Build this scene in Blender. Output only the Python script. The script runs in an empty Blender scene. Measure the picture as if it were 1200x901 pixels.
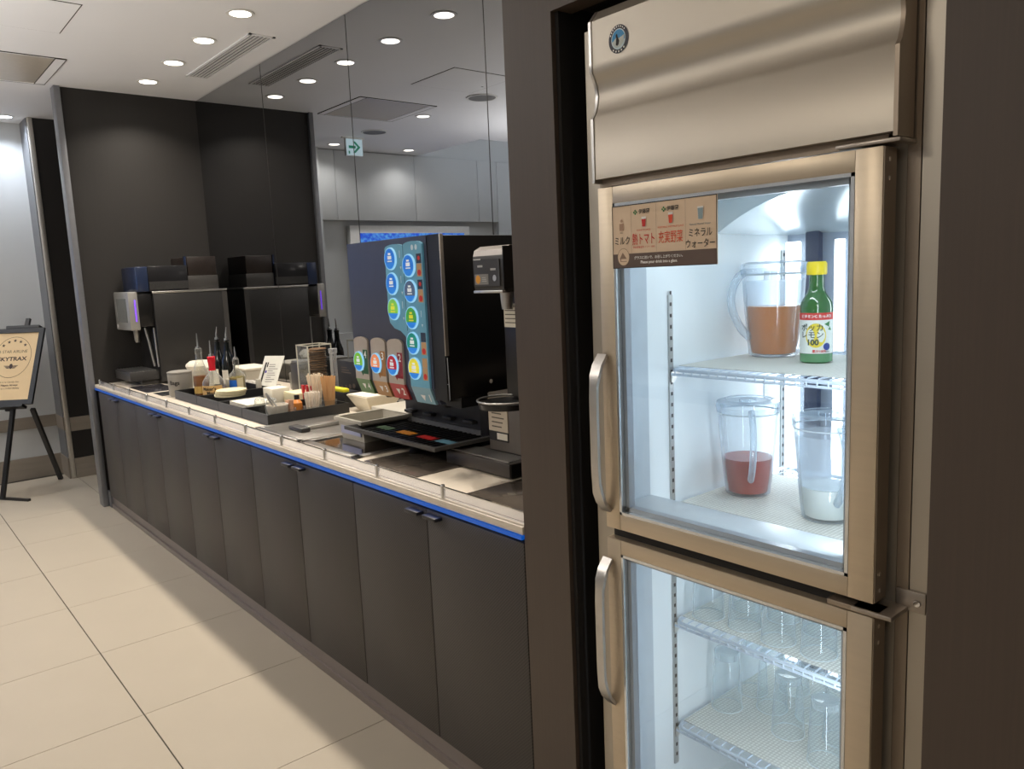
import bpy, bmesh, math, random
from mathutils import Vector, Matrix
random.seed(3)
C = bpy.context.scene.collection
sc = bpy.context.scene
# ------------------------------------------------------------------ camera
yaw, pitch, roll, F = 0.697879, -0.140849, -0.043494, 912.16
H = 1.42
cy_, sy_, cp_, sp_ = math.cos(yaw), math.sin(yaw), math.cos(pitch), math.sin(pitch)
fw = Vector((sy_*cp_, cy_*cp_, sp_)); rt = Vector((cy_, -sy_, 0)); up = rt.cross(fw)
cr, sr = math.cos(roll), math.sin(roll)
R_ = cr*rt + sr*up; U_ = -sr*rt + cr*up
cam = bpy.data.cameras.new('camera'); camo = bpy.data.objects.new('camera', cam); C.objects.link(camo)
cam.sensor_fit = 'HORIZONTAL'; cam.sensor_width = 36; cam.lens = F/1200*36; cam.clip_start = .02
camo.matrix_world = Matrix(((R_.x, U_.x, -fw.x, 0), (R_.y, U_.y, -fw.y, 0), (R_.z, U_.z, -fw.z, H), (0, 0, 0, 1)))
sc.camera = camo
# ------------------------------------------------------------------ world, exposure
w = bpy.data.worlds.new('world'); sc.world = w; w.use_nodes = True
w.node_tree.nodes['Background'].inputs[0].default_value = (.8, .87, 1, 1)
w.node_tree.nodes['Background'].inputs[1].default_value = .3
sc.view_settings.view_transform = 'Standard'; sc.view_settings.look = 'None'
sc.view_settings.gamma = 1; sc.view_settings.use_curve_mapping = False
sc.view_settings.exposure = 0.14
sc.cycles.use_denoising = True
sc.cycles.max_bounces = 10; sc.cycles.transparent_max_bounces = 24; sc.cycles.sample_clamp_indirect = 6
DOWN_W = 6.0      # watts of each ceiling downlight
ROOM_W = 16.0
UP_W = 38.0        # watts of each added uplighter      # watts of each added fill panel over the lounge
FRIDGE_W = 1.25
# ------------------------------------------------------------------ helpers
ORG = {}
def lin(c): return tuple(((x/255)/12.92 if x/255 <= .04045 else ((x/255+.055)/1.055)**2.4) for x in c)
def srgb(r, g, b): return lin((r, g, b))
MATS = {}
def pm(name, col, rough=.5, metal=0, em=None, es=0, noise=.06, nscale=(30, 30, 30), bump=0, spec=.5, trans=0, coat=0):
    if name in MATS: return MATS[name]
    m = bpy.data.materials.new(name); m.use_nodes = True; nt = m.node_tree; b = nt.nodes['Principled BSDF']
    c = tuple(col)+(1,)
    b.inputs['Base Color'].default_value = c; b.inputs['Roughness'].default_value = rough
    b.inputs['Metallic'].default_value = metal; b.inputs['Specular IOR Level'].default_value = spec
    b.inputs['Coat Weight'].default_value = coat
    if em is not None:
        b.inputs['Emission Color'].default_value = tuple(em)+(1,); b.inputs['Emission Strength'].default_value = es
    tc = nt.nodes.new('ShaderNodeTexCoord'); mp = nt.nodes.new('ShaderNodeMapping'); mp.inputs['Scale'].default_value = nscale
    nz = nt.nodes.new('ShaderNodeTexNoise'); nz.inputs['Scale'].default_value = 1; nz.inputs['Detail'].default_value = 4
    nt.links.new(tc.outputs['Object'], mp.inputs[0]); nt.links.new(mp.outputs[0], nz.inputs[0])
    mr = nt.nodes.new('ShaderNodeMapRange'); mr.inputs[3].default_value = 1-noise*1.5; mr.inputs[4].default_value = 1+noise*1.5
    nt.links.new(nz.outputs[0], mr.inputs[0])
    vm = nt.nodes.new('ShaderNodeVectorMath'); vm.operation = 'SCALE'; vm.inputs[0].default_value = tuple(col)
    nt.links.new(mr.outputs[0], vm.inputs['Scale']); nt.links.new(vm.outputs[0], b.inputs['Base Color'])
    if bump:
        bp = nt.nodes.new('ShaderNodeBump'); bp.inputs['Strength'].default_value = bump; bp.inputs['Distance'].default_value = .002
        nt.links.new(nz.outputs[0], bp.inputs['Height']); nt.links.new(bp.outputs[0], b.inputs['Normal'])
    MATS[name] = m
    return m
def emat(name, col, s):
    return pm(name, (.02, .02, .02), .5, em=col, es=s)
def clear(name, tint=(.96, .98, .98), gloss=.03, edge=(.75, .8, .85), edgefac=.35, ior=1.45, base=.0):
    """thin clear pane: transparent + Fresnel gloss, slightly milky towards grazing edges"""
    m = bpy.data.materials.new(name); m.use_nodes = True; nt = m.node_tree; nt.nodes.clear()
    out = nt.nodes.new('ShaderNodeOutputMaterial'); tr = nt.nodes.new('ShaderNodeBsdfTransparent'); gl = nt.nodes.new('ShaderNodeBsdfGlossy')
    tr.inputs[0].default_value = tint+(1,); gl.inputs['Roughness'].default_value = gloss
    fr = nt.nodes.new('ShaderNodeFresnel'); ge = nt.nodes.new('ShaderNodeNewGeometry'); mi = nt.nodes.new('ShaderNodeMapRange'); mi.inputs[3].default_value = ior; mi.inputs[4].default_value = 1/ior; nt.links.new(ge.outputs['Backfacing'], mi.inputs[0]); nt.links.new(mi.outputs[0], fr.inputs[0])
    m1 = nt.nodes.new('ShaderNodeMixShader'); nt.links.new(fr.outputs[0], m1.inputs[0]); nt.links.new(tr.outputs[0], m1.inputs[1]); nt.links.new(gl.outputs[0], m1.inputs[2])
    df = nt.nodes.new('ShaderNodeBsdfTranslucent'); df.inputs[0].default_value = edge+(1,)
    d2 = nt.nodes.new('ShaderNodeBsdfDiffuse'); d2.inputs[0].default_value = edge+(1,)
    md = nt.nodes.new('ShaderNodeMixShader'); nt.links.new(df.outputs[0], md.inputs[1]); nt.links.new(d2.outputs[0], md.inputs[2])
    lw = nt.nodes.new('ShaderNodeLayerWeight'); lw.inputs[0].default_value = .25
    mu = nt.nodes.new('ShaderNodeMath'); mu.operation = 'MULTIPLY_ADD'; mu.inputs[1].default_value = edgefac; mu.inputs[2].default_value = base
    nt.links.new(lw.outputs['Facing'], mu.inputs[0])
    m2 = nt.nodes.new('ShaderNodeMixShader'); nt.links.new(mu.outputs[0], m2.inputs[0]); nt.links.new(m1.outputs[0], m2.inputs[1]); nt.links.new(md.outputs[0], m2.inputs[2])
    nt.links.new(m2.outputs[0], out.inputs[0])
    return m
def NB(): return bmesh.new()
def box(bm, x0, x1, y0, y1, z0, z1, bev=0):
    r = bmesh.ops.create_cube(bm, size=1)
    for v in r['verts']:
        v.co = Vector((x0 if v.co.x < 0 else x1, y0 if v.co.y < 0 else y1, z0 if v.co.z < 0 else z1))
    if bev:
        es = list({e for v in r['verts'] for e in v.link_edges})
        bmesh.ops.bevel(bm, geom=es, offset=bev, segments=2, affect='EDGES', profile=.5)
    return bm
def hexa(bm, pts):   # 8 points: bottom 4 ccw, top 4 ccw
    v = [bm.verts.new(p) for p in pts]
    for f in ((0,3,2,1), (4,5,6,7), (0,1,5,4), (1,2,6,5), (2,3,7,6), (3,0,4,7)): bm.faces.new([v[i] for i in f])
    return bm
def lathe(bm, cx, cy, prof, seg=32, capb=True, capt=True, a0=0):
    rings = []
    for r, z in prof:
        rings.append([bm.verts.new((cx+r*math.cos(2*math.pi*k/seg+a0), cy+r*math.sin(2*math.pi*k/seg+a0), z)) for k in range(seg)])
    for a, b in zip(rings, rings[1:]):
        for k in range(seg): bm.faces.new((a[k], a[(k+1) % seg], b[(k+1) % seg], b[k]))
    if capb: bm.faces.new(list(reversed(rings[0])))
    if capt: bm.faces.new(rings[-1])
    return bm
def tube(bm, pts, r, seg=8, rs=None, flat=1.0, cyc=False):
    pts = [Vector(p) for p in pts]; n = len(pts); rings = []; ref = None
    for i, p in enumerate(pts):
        if cyc: t = (pts[(i+1) % n]-pts[i-1]).normalized()
        else: t = (pts[min(i+1, n-1)]-pts[max(i-1, 0)]).normalized()
        if ref is None: ref = Vector((0, 0, 1)) if abs(t.z) < .9 else Vector((1, 0, 0))
        u = t.cross(ref).normalized(); v = u.cross(t).normalized(); ref = v
        rr = rs[i] if rs else r
        rings.append([bm.verts.new(p+rr*math.cos(2*math.pi*k/seg)*u+rr*flat*math.sin(2*math.pi*k/seg)*v) for k in range(seg)])
    pr = list(zip(rings, rings[1:]))+([(rings[-1], rings[0])] if cyc else [])
    for a, b in pr:
        for k in range(seg): bm.faces.new((a[k], a[(k+1) % seg], b[(k+1) % seg], b[k]))
    if not cyc: bm.faces.new(list(reversed(rings[0]))); bm.faces.new(rings[-1])
    return bm
def prism(bm, poly, ax, lo, hi):
    """poly in the two other axes (in x,y,z order), extruded along ax"""
    def mk(p, t): return (t, p[0], p[1]) if ax == 0 else ((p[0], t, p[1]) if ax == 1 else (p[0], p[1], t))
    a = [bm.verts.new(mk(p, lo)) for p in poly]; b = [bm.verts.new(mk(p, hi)) for p in poly]; n = len(poly)
    bm.faces.new(a); bm.faces.new(list(reversed(b)))
    for k in range(n): bm.faces.new((a[k], b[k], b[(k+1) % n], a[(k+1) % n]))
    return bm
def obj(name, bm, mat, parent=None, label=None, smooth=True, ang=35):
    bmesh.ops.recalc_face_normals(bm, faces=bm.faces)
    me = bpy.data.meshes.new(name)
    o = bpy.data.objects.new(name, me); C.objects.link(o)
    if parent is not None:
        g = ORG[parent.name]; ORG[o.name] = g
        for v in bm.verts: v.co -= g
        o.parent = parent
    else: ORG[o.name] = Vector((0, 0, 0))
    bm.to_mesh(me); bm.free()
    if smooth and len(me.polygons):
        me.polygons.foreach_set('use_smooth', [True]*len(me.polygons)); me.set_sharp_from_angle(angle=math.radians(ang))
    me.materials.append(mat)
    if label: o['label'] = label
    return o
def tag(o, label, cat, group=None, kind=None):
    o['label'] = label; o['category'] = cat
    if group: o['group'] = group
    if kind: o['kind'] = kind
    return o
def thing(name, label, cat, loc, group=None):
    o = bpy.data.objects.new(name, None); C.objects.link(o); o.location = loc; o.empty_display_size = .05
    ORG[o.name] = Vector(loc)
    return tag(o, label, cat, group)
def solid(name, label, cat, loc, bm, mat, group=None):
    """a thing that is one mesh, origin at its base"""
    for v in bm.verts: v.co -= Vector(loc)
    o = obj(name, bm, mat); o.location = loc; ORG[o.name] = Vector(loc)
    return tag(o, label, cat, group)
def struct(name, bm, mat, parent=None):
    o = obj(name, bm, mat, parent)
    if parent is None: o['kind'] = 'structure'
    return o
def dup(o, loc, rz=0, label=None):
    c = o.copy(); C.objects.link(c); c.location = loc; c.rotation_euler = (0, 0, rz)
    if label: c['label'] = label
    for ch in o.children:
        d = ch.copy(); C.objects.link(d); d.parent = c
        for g in ch.children:
            e = g.copy(); C.objects.link(e); e.parent = d
    return c
def piece(name, src, parent, off):
    """another object sharing src's mesh, moved by off, child of parent"""
    c = bpy.data.objects.new(name, src.data); C.objects.link(c); c.parent = parent; c.location = off
    return c
def text_data(s, size, bold=0.0, align='CENTER'):
    cu = bpy.data.curves.new('t', 'FONT'); cu.body = s; cu.size = size; cu.align_x = align; cu.align_y = 'CENTER'
    cu.offset = bold; cu.resolution_u = 3
    to = bpy.data.objects.new('t', cu); C.objects.link(to)
    dg = bpy.context.evaluated_depsgraph_get(); me = bpy.data.meshes.new_from_object(to.evaluated_get(dg))
    vs = [v.co.copy() for v in me.vertices]; fs = [tuple(p.vertices) for p in me.polygons]
    bpy.data.objects.remove(to); bpy.data.curves.remove(cu); bpy.data.meshes.remove(me)
    return vs, fs
def put(bm, data, fn):
    vs, fs = data; nv = [bm.verts.new(fn(v)) for v in vs]
    for f in fs:
        try: bm.faces.new([nv[i] for i in f])
        except ValueError: pass
def text(bm, s, size, o, r, u, bold=0.0, sx=1.0, align='CENTER'):
    o, r, u = Vector(o), Vector(r), Vector(u)
    put(bm, text_data(s, size, bold, align), lambda v: o+r*v.x*sx+u*v.y)
    return bm
def poly(bm, pts, o, r, u):
    o, r, u = Vector(o), Vector(r), Vector(u)
    bm.faces.new([bm.verts.new(o+r*a+u*b) for a, b in pts]); return bm
def rectp(x0, x1, y0, y1): return [(x0, y0), (x1, y0), (x1, y1), (x0, y1)]
def ell(cx, cy, a, b, n=28, t0=0, t1=2*math.pi):
    full = abs(t1-t0-2*math.pi) < 1e-6
    return [(cx+a*math.cos(t0+(t1-t0)*k/(n if full else n-1)), cy+b*math.sin(t0+(t1-t0)*k/(n if full else n-1))) for k in range(n)]
def star(bm, cx, cy, r, o, rr, u):
    pts = [((cx+(r if k % 2 == 0 else r*.42)*math.sin(math.pi*k/5)), (cy+(r if k % 2 == 0 else r*.42)*math.cos(math.pi*k/5))) for k in range(10)]
    poly(bm, pts, o, rr, u)
YR, ZU = Vector((0, -1, 0)), Vector((0, 0, 1))      # right and up on a face that looks towards -x
# ------------------------------------------------------------------ materials
ceilM = pm('ceiling_paint', srgb(236, 235, 235), .6, noise=.015, nscale=(2, 2, 2))
floorM = pm('floor_tile', srgb(176, 165, 147), .42, noise=.025, nscale=(5, 5, 5), spec=.4)
grout = pm('grout', srgb(70, 64, 56), .9)
wallW = pm('white_wall', srgb(196, 198, 198), .5, noise=.02, nscale=(3, 3, 3))
darkP = pm('dark_laminate', srgb(36, 33, 30), .6, noise=.12, nscale=(160, 160, 3), bump=.05)
pillM = pm('brown_laminate', srgb(74, 62, 52), .5, noise=.08, nscale=(200, 200, 4), bump=.04)
blackP = pm('black_panel', srgb(30, 27, 25), .5)
recess = pm('recess_black', srgb(22, 19, 17), .7)
steelM = pm('brushed_steel', (.62, .60, .57), .3, 1, noise=.05, nscale=(2, 2, 300), bump=.03)
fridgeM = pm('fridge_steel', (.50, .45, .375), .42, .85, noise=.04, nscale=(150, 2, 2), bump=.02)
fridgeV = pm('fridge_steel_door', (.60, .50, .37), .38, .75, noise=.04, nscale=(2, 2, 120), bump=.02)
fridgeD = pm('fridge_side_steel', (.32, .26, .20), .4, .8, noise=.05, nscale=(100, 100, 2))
chrome = pm('chrome', (.8, .8, .8), .12, 1)
greyMetal = pm('grey_metal', (.38, .37, .35), .35, .9)
trimM = pm('wall_trim_metal', (.22, .225, .24), .4, .6)
stoneM = pm('worktop_stone', srgb(214, 202, 184), .35, noise=.08, nscale=(12, 40, 12), spec=.5)
bandM = pm('grey_wood_band', srgb(140, 130, 118), .5, noise=.12, nscale=(4, 4, 30))
plinthM = pm('plinth_metal', srgb(135, 125, 120), .35, .5, noise=.04)
blackPl = pm('black_plastic', srgb(24, 24, 25), .38)
satinB = pm('satin_black', srgb(17, 16, 16), .3)
darkGr = pm('dark_grey_plastic', srgb(58, 56, 54), .42)
slate = pm('slate_front', srgb(62, 66, 84), .38)
trayM = pm('tray_grey', srgb(52, 55, 62), .5, noise=.08)
trayB = pm('tray_black', srgb(22, 22, 22), .5)
white = pm('white_plastic', srgb(230, 228, 222), .4)
liner = pm('fridge_liner', srgb(222, 230, 234), .35, noise=.01)
wireM = pm('coated_wire', srgb(190, 205, 222), .35)
paper = pm('paper', srgb(212, 205, 188), .8, noise=.03)
cream = pm('cream_card', srgb(208, 196, 158), .8)
greyC = pm('grey_ceramic', srgb(178, 172, 158), .45, noise=.05)
wood = pm('birch_wood', srgb(196, 150, 100), .7, noise=.12, nscale=(200, 200, 8))
inkB = pm('ink_black', srgb(30, 26, 24), .6)
inkR = pm('ink_red', srgb(205, 42, 34), .6)
inkO = pm('ink_orange', srgb(222, 78, 40), .6)
inkBr = pm('ink_brown', srgb(96, 78, 68), .6)
signM = pm('sign_beige', srgb(222, 196, 166), .6, noise=.01)
inkG = pm('ink_green', srgb(38, 120, 60), .6)
inkW = pm('ink_white', srgb(235, 232, 226), .6)
glassP = clear('door_glass', (.985, .997, .997), .01, edgefac=0)
acryl = clear('clear_acrylic', (.93, .95, .95), .03, (.7, .72, .72), .3)
guardG = clear('guard_glass', (.93, .94, .97), .02, (.8, .82, .9), .12, base=.05)
jugM = clear('jug_plastic', (.93, .955, .975), .04, (.66, .74, .82), .8, base=.05)
jugF = clear('jug_mist', (.9, .95, .99), .1, (.9, .93, .97), .3, base=.35)
tumM = clear('tumbler_glass', (.95, .975, .985), .02, (.78, .86, .92), .5)
mirrM = bpy.data.materials.new('tinted_mirror'); mirrM.use_nodes = True
_b = mirrM.node_tree.nodes['Principled BSDF']; _b.inputs['Base Color'].default_value = (.34, .35, .365, 1); _b.inputs['Metallic'].default_value = 1; _b.inputs['Roughness'].default_value = .0
# counter front: fine perforation-like dots
perf = pm('perforated_laminate', srgb(66, 58, 54), .5)
nt = perf.node_tree; b_ = nt.nodes['Principled BSDF']
tc = [n for n in nt.nodes if n.type == 'TEX_COORD'][0]
vo = nt.nodes.new('ShaderNodeTexVoronoi'); vo.voronoi_dimensions = '2D'; vo.inputs['Scale'].default_value = 160; vo.inputs['Randomness'].default_value = 0
sp_ = nt.nodes.new('ShaderNodeSeparateXYZ'); cb_ = nt.nodes.new('ShaderNodeCombineXYZ'); mp2 = nt.nodes.new('ShaderNodeMapping'); mp2.inputs['Rotation'].default_value = (0, 0, math.radians(45))
nt.links.new(tc.outputs['Object'], sp_.inputs[0]); nt.links.new(sp_.outputs['Y'], cb_.inputs['X']); nt.links.new(sp_.outputs['Z'], cb_.inputs['Y'])
nt.links.new(cb_.outputs[0], mp2.inputs[0]); nt.links.new(mp2.outputs[0], vo.inputs[0])
cr2 = nt.nodes.new('ShaderNodeMapRange'); cr2.inputs[1].default_value = .22; cr2.inputs[2].default_value = .36; cr2.inputs[3].default_value = .35; cr2.inputs[4].default_value = 1.25
nt.links.new(vo.outputs['Distance'], cr2.inputs[0])
vs_ = nt.nodes.new('ShaderNodeVectorMath'); vs_.operation = 'SCALE'; vs_.inputs[0].default_value = srgb(58, 53, 49)
nt.links.new(cr2.outputs[0], vs_.inputs['Scale']); nt.links.new(vs_.outputs[0], b_.inputs['Base Color'])
# shelf mat: honeycomb print
matM = pm('shelf_mat', srgb(216, 218, 206), .7)
nt = matM.node_tree; b_ = nt.nodes['Principled BSDF']; tc = [n for n in nt.nodes if n.type == 'TEX_COORD'][0]
vo = nt.nodes.new('ShaderNodeTexVoronoi'); vo.inputs['Scale'].default_value = 120; vo.inputs['Randomness'].default_value = .1
nt.links.new(tc.outputs['Object'], vo.inputs[0])
mr_ = nt.nodes.new('ShaderNodeMapRange'); mr_.inputs[1].default_value = .1; mr_.inputs[2].default_value = .55; mr_.inputs[3].default_value = 1.12; mr_.inputs[4].default_value = .66
nt.links.new(vo.outputs['Distance'], mr_.inputs[0])
vs_ = nt.nodes.new('ShaderNodeVectorMath'); vs_.operation = 'SCALE'; vs_.inputs[0].default_value = srgb(226, 228, 222)
nt.links.new(mr_.outputs[0], vs_.inputs['Scale']); nt.links.new(vs_.outputs[0], b_.inputs['Base Color'])

# ------------------------------------------------------------------ room shell
CZ = 2.698
YE = 5.657          # the dark end panel
XM = 1.996          # mirror plane
XF = 1.164          # front plane of pillar and cabinets
floor = struct('floor', box(NB(), -5, 2.4, -3, 7.3, -.12, -.004), grout)
P = .604; x0, y0 = -.014, 2.713
src = None
for i in range(-7, 3):
    for j in range(-8, 8):
        xa, ya = x0+P*i, y0+P*j
        if ya+P > 7.3 or ya < -2.9: continue
        if src is None:
            src = obj('tile', box(NB(), .002, P-.002, .0012, P-.0012, -.004, 0, .0006), floorM, floor, smooth=False)
            src.location = (xa, ya, 0)
        else: piece('tile', src, floor, (xa, ya, 0))
b = NB(); box(b, -.77, 2.4, -3, 7.3, CZ, CZ+.1); box(b, -5, -.77, -3, 5.99, CZ, CZ+.1)
box(b, -5, -.77, 5.99, 7.3, 3.1, 3.2); box(b, -5, -.74, 5.93, 5.99, CZ+.1, 3.2); box(b, -.77, -.7, 5.93, 7.3, CZ+.1, 3.2)
struct('ceiling', b, ceilM)
# far white wall with niche and panels
wf = NB(); box(wf, -5, -1.83, 7.1, 7.25, 0, 3.1); box(wf, -1.83, .41, 7.18, 7.25, 0, 3.1); box(wf, .41, 1.145, 7.0, 7.25, 0, CZ)
box(wf, -1.83, .41, 7.1, 7.18, 2.02, 3.1); box(wf, -1.83, .41, 7.1, 7.18, 0, .9)
wfar = struct('wall_far', wf, wallW)
for a, c, z0, z1 in ((-.712, .21, 2.02, 2.69), (-1.551, -.718, 2.02, 2.69), (-1.83, -1.557, 2.02, 2.69), (.214, .408, 2.02, 2.69), (-2.6, -1.836, .5, 2.69), (-3.5, -2.606, .5, 2.69)):
    obj('panel', box(NB(), a, c, 7.06, 7.1, z0, z1, .002), wallW, wfar)
box_ = NB(); box(box_, -5, 1.14, 6.985, 7.0, .39, .482) if False else None
bb = NB(); box(bb, .41, 1.143, 6.985, 7.0, .39, .482); box(bb, .41, 1.143, 6.985, 7.0, 0, .166)
struct('baseboard_far', bb, bandM)
# column behind the end panel
b = NB(); box(b, 1.18, 2.3, 6.73, 7.25, 0, CZ); wc = struct('wall_column', b, blackP)
obj('side_face', box(NB(), 1.144, 1.18, 6.75, 7.25, 0, CZ), trimM, wc)
obj('corner_trim', box(NB(), 1.15, 1.182, 6.712, 6.75, 0, CZ, .003), pm('pale_steel', (.55, .52, .47), .35, .7), wc)
b = NB(); box(b, 1.184, 2.3, 6.718, 6.73, .367, .473); box(b, 1.184, 2.3, 6.712, 6.73, 0, .153)
box(b, 1.138, 1.149, 6.72, 6.99, .38, .48); box(b, 1.138, 1.149, 6.72, 6.99, 0, .16)
struct('baseboard_column', b, bandM)
# end panel closing the counter
b = NB(); box(b, 1.164, 2.05, YE, YE+.07, 0, CZ); we = struct('wall_end', b, darkP)
obj('edge_trim', box(NB(), 1.128, 1.163, YE-.03, YE+.07, 0, CZ, .002), trimM, we)
struct('wall_mirror', box(NB(), XM+.012, 2.3, 1.3, 6.7, 0, CZ), darkP)
b = NB(); box(b, XF, XM+.3, 1.215, 1.366, 0, CZ); wp = struct('wall_pillar', b, pillM)
obj('inner_face', box(NB(), XF+.012, XM+.28, 1.205, 1.2149, 0, CZ), recess, wp)
b = NB(); box(b, XF, XF+.05, .453, 1.2149, 1.947, CZ); struct('wall_lintel', b, pillM)
b = NB(); box(b, XF, XF+.06, -3, .453, 0, CZ); struct('wall_right', b, pillM)
b = NB(); box(b, 2.0, 2.1, .3, 1.204, 0, CZ); box(b, XF+.06, 2.1, .3, .44, 0, CZ); box(b, XF+.05, 2.0, .44, 1.204, 1.96, 2.05)
struct('wall_recess', b, recess)
struct('wall_behind', box(NB(), -5, 1.2, -3.1, -3, 0, CZ), wallW)
struct('wall_left', box(NB(), -5.1, -5, -3.1, 7.3, 0, 3.2), wallW)
# mirrors
ms = [(1.367, 2.452), (2.457, 3.512), (3.518, 4.538), (4.544, YE-.003)]
ml = ['large grey mirror panel nearest the brown pillar, behind the drink dispensers', 'grey mirror panel between two seams, above the acrylic lid case', 'grey mirror panel above the row of liquor bottles', 'grey mirror panel meeting the dark end wall, behind the coffee machine']
for (a, c), l in zip(ms, ml):
    t = thing('mirror_panel', l, 'mirror', (XM, (a+c)/2, .83))
    obj('mirror_glass', box(NB(), XM, XM+.01, a, c, .826, CZ-.004), mirrM, t)
    obj('edge', box(NB(), XM-.001, XM+.011, a-.0035, a-.0002, .826, CZ-.004), steelM if 0 else blackP, t)

# ------------------------------------------------------------------ lights
warm = (1, .91, .80)
def downlight(x, y, label, col=warm, W=None, on=(1, .93, .82), group=None):
    t = thing('downlight', label, 'ceiling light', (x, y, CZ), group)
    b = NB(); lathe(b, x, y, [(.052, CZ), (.066, CZ-.001), (.066, CZ-.005), (.050, CZ-.005), (.050, CZ)], 28, False, False); obj('trim_ring', b, white, t)
    b = NB(); lathe(b, x, y, [(.0, CZ-.0015), (.050, CZ-.0015)], 28, False, False); obj('diffuser', b, emat('lamp_glow_%d' % int(on[2]*100), on, 9), t)
    l = bpy.data.lights.new('downlight_lamp', 'AREA'); l.shape = 'DISK'; l.size = .12; l.energy = (DOWN_W if W is None else W); l.color = col; l.spread = math.radians(125)
    lo = bpy.data.objects.new('downlight_lamp', l); C.objects.link(lo); lo.parent = t; lo.location = (0, 0, -.008)
    return t
ords = ['farthest', 'second farthest', 'third farthest', 'fourth farthest', 'fifth farthest', 'sixth farthest', 'seventh farthest', 'eighth farthest', 'ninth farthest', 'tenth farthest']
for k in range(10):
    y = 5.27-.5*k
    downlight(1.583, y, ('round downlight over the counter, %s of the row from the camera' % ords[k]) if k else 'round downlight over the counter, nearest the dark end panel')
downlight(1.016, 6.76, 'round cool downlight in front of the far white wall, by the column', (.8, .88, 1), 4, (.8, .88, 1))
for x, y, l in ((.313, 5.344, 'round downlight between the two ceiling speakers, seen in the mirror'), (.337, 6.8, 'round downlight near the far wall behind the exit sign'), (-.489, 6.8, 'round downlight near the far wall beside the raised ceiling')):
    downlight(x, y, l, (1, .95, .88), 3.5)
def fill_panel(x, y, label, W, col, s=.6):  # unseen ceiling panels added as fill to brighten the room
    t = thing('added_ceiling_fill', label, 'ceiling light', (x, y, CZ))
    b = NB(); box(b, x-s/2-.02, x+s/2+.02, y-s/2-.02, y+s/2+.02, CZ-.012, CZ); obj('frame', b, white, t)
    b = NB(); box(b, x-s/2, x+s/2, y-s/2, y+s/2, CZ-.014, CZ-.0121); obj('diffuser', b, emat('fill_panel_glow', (1, .97, .93), 2.0), t)
    l = bpy.data.lights.new('fill_panel', 'AREA'); l.shape = 'SQUARE'; l.size = s; l.energy = W; l.color = col
    lo = bpy.data.objects.new('fill_panel', l); C.objects.link(lo); lo.parent = t; lo.location = (0, 0, -.02)
for x, y, l, W, col in ((-1.5, -.8, 'added square fill lamp behind the camera, nearer the counter side', ROOM_W, (1, .9, .78)), (-1.6, 1.6, 'added square fill lamp over the lounge beside the camera', ROOM_W, (1, .9, .78)),
                    (-1.9, 3.9, 'added square fill lamp over the middle of the lounge', ROOM_W, (1, .95, .9)), (-3.6, 1.6, 'added square fill lamp deep in the lounge', ROOM_W, (.95, .96, 1))):
    fill_panel(x, y, l, W, col)
for x, y, l, W, col in ((-.5, 3.3, 'added unseen uplighter in the aisle nearer the camera', UP_W*.6, (1, .98, .96)), (-1.0, 4.8, 'added unseen uplighter farther down the aisle', UP_W, (1, .98, .96))):
    t = thing('added_uplighter', l, 'added fill light', (x, y, 0))  # added out of view to lift the brightness of the ceiling
    obj('base', lathe(NB(), x, y, [(.15, 0), (.15, .015), (.03, .025)], 28), blackPl, t)
    obj('pole', tube(NB(), [(x, y, .02), (x, y, 1.66)], .012), blackPl, t)
    obj('bowl', lathe(NB(), x, y, [(.02, 1.655), (.12, 1.67), (.18, 1.72), (.20, 1.76), (.195, 1.76), (.175, 1.725), (.115, 1.68), (.02, 1.665)], 28, True, True), blackPl, t)
    l_ = bpy.data.lights.new('uplight_fill', 'AREA'); l_.shape = 'DISK'; l_.size = .3; l_.energy = W; l_.color = col
    lo = bpy.data.objects.new('uplight_fill', l_); C.objects.link(lo); lo.parent = t; lo.location = (0, 0, 1.765); lo.rotation_euler = (math.pi, 0, 0)
# tube added out of view to brighten the raised ceiling and far wall
t = thing('added_cove_fill', 'added cool fill tube hidden in the raised ceiling by the far wall', 'light', (-2.4, 6.1, 2.9))
obj('tube', tube(NB(), [(-4, 6.1, 2.9), (-1, 6.1, 2.9)], .02), emat('cove_fill_glow', (.85, .92, 1), 14), t)

# ceiling fittings
t = thing('air_vent', 'long slotted air vent in the ceiling beside the row of downlights', 'vent', (1.797, 4.52, CZ))
b = NB()
for a in ((1.73, 1.745, 4.03, 5.02), (1.855, 1.87, 4.03, 5.02), (1.73, 1.87, 4.03, 4.045), (1.73, 1.87, 5.005, 5.02)): box(b, *a, CZ-.006, CZ)
obj('frame', b, ceilM, t)
obj('backing', box(NB(), 1.745, 1.855, 4.045, 5.005, CZ-.002, CZ-.0005), recess, t)
for k in range(5):
    x = 1.758+.021*k
    obj('slat', box(NB(), x-.0055, x+.0055, 4.045, 5.005, CZ-.006, CZ-.002), pm('slat_grey', srgb(205, 202, 198), .5), t)
def hatch(x0, x1, y0, y1, label):
    t = thing('ceiling_hatch', label, 'ceiling hatch', ((x0+x1)/2, (y0+y1)/2, CZ))
    b = NB(); g = .006
    for a in ((x0, x0+g, y0, y1), (x1-g, x1, y0, y1), (x0, x1, y0, y0+g), (x0, x1, y1-g, y1)): box(b, *a, CZ-.0015, CZ)
    obj('shadow_gap', b, grout, t)
    obj('panel', box(NB(), x0+g, x1-g, y0+g, y1-g, CZ-.003, CZ), ceilM, t)
    b = NB(); lathe(b, x0+.05, y0+.3, [(.009, CZ-.004), (.009, CZ-.003)], 12); obj('latch', b, greyMetal, t)
hatch(.46, .965, 4.03, 4.52, 'square access hatch in the ceiling at the top left, nearer the camera')
t = thing('ceiling_hatch', 'square greyish ceiling panel with a pale frame strip, left of the dark end panel', 'ceiling hatch', (.76, 5.3, CZ))
x0_, x1_, y0_, y1_ = .43, 1.08, 4.99, 5.64
b = NB(); g = .05
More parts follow.
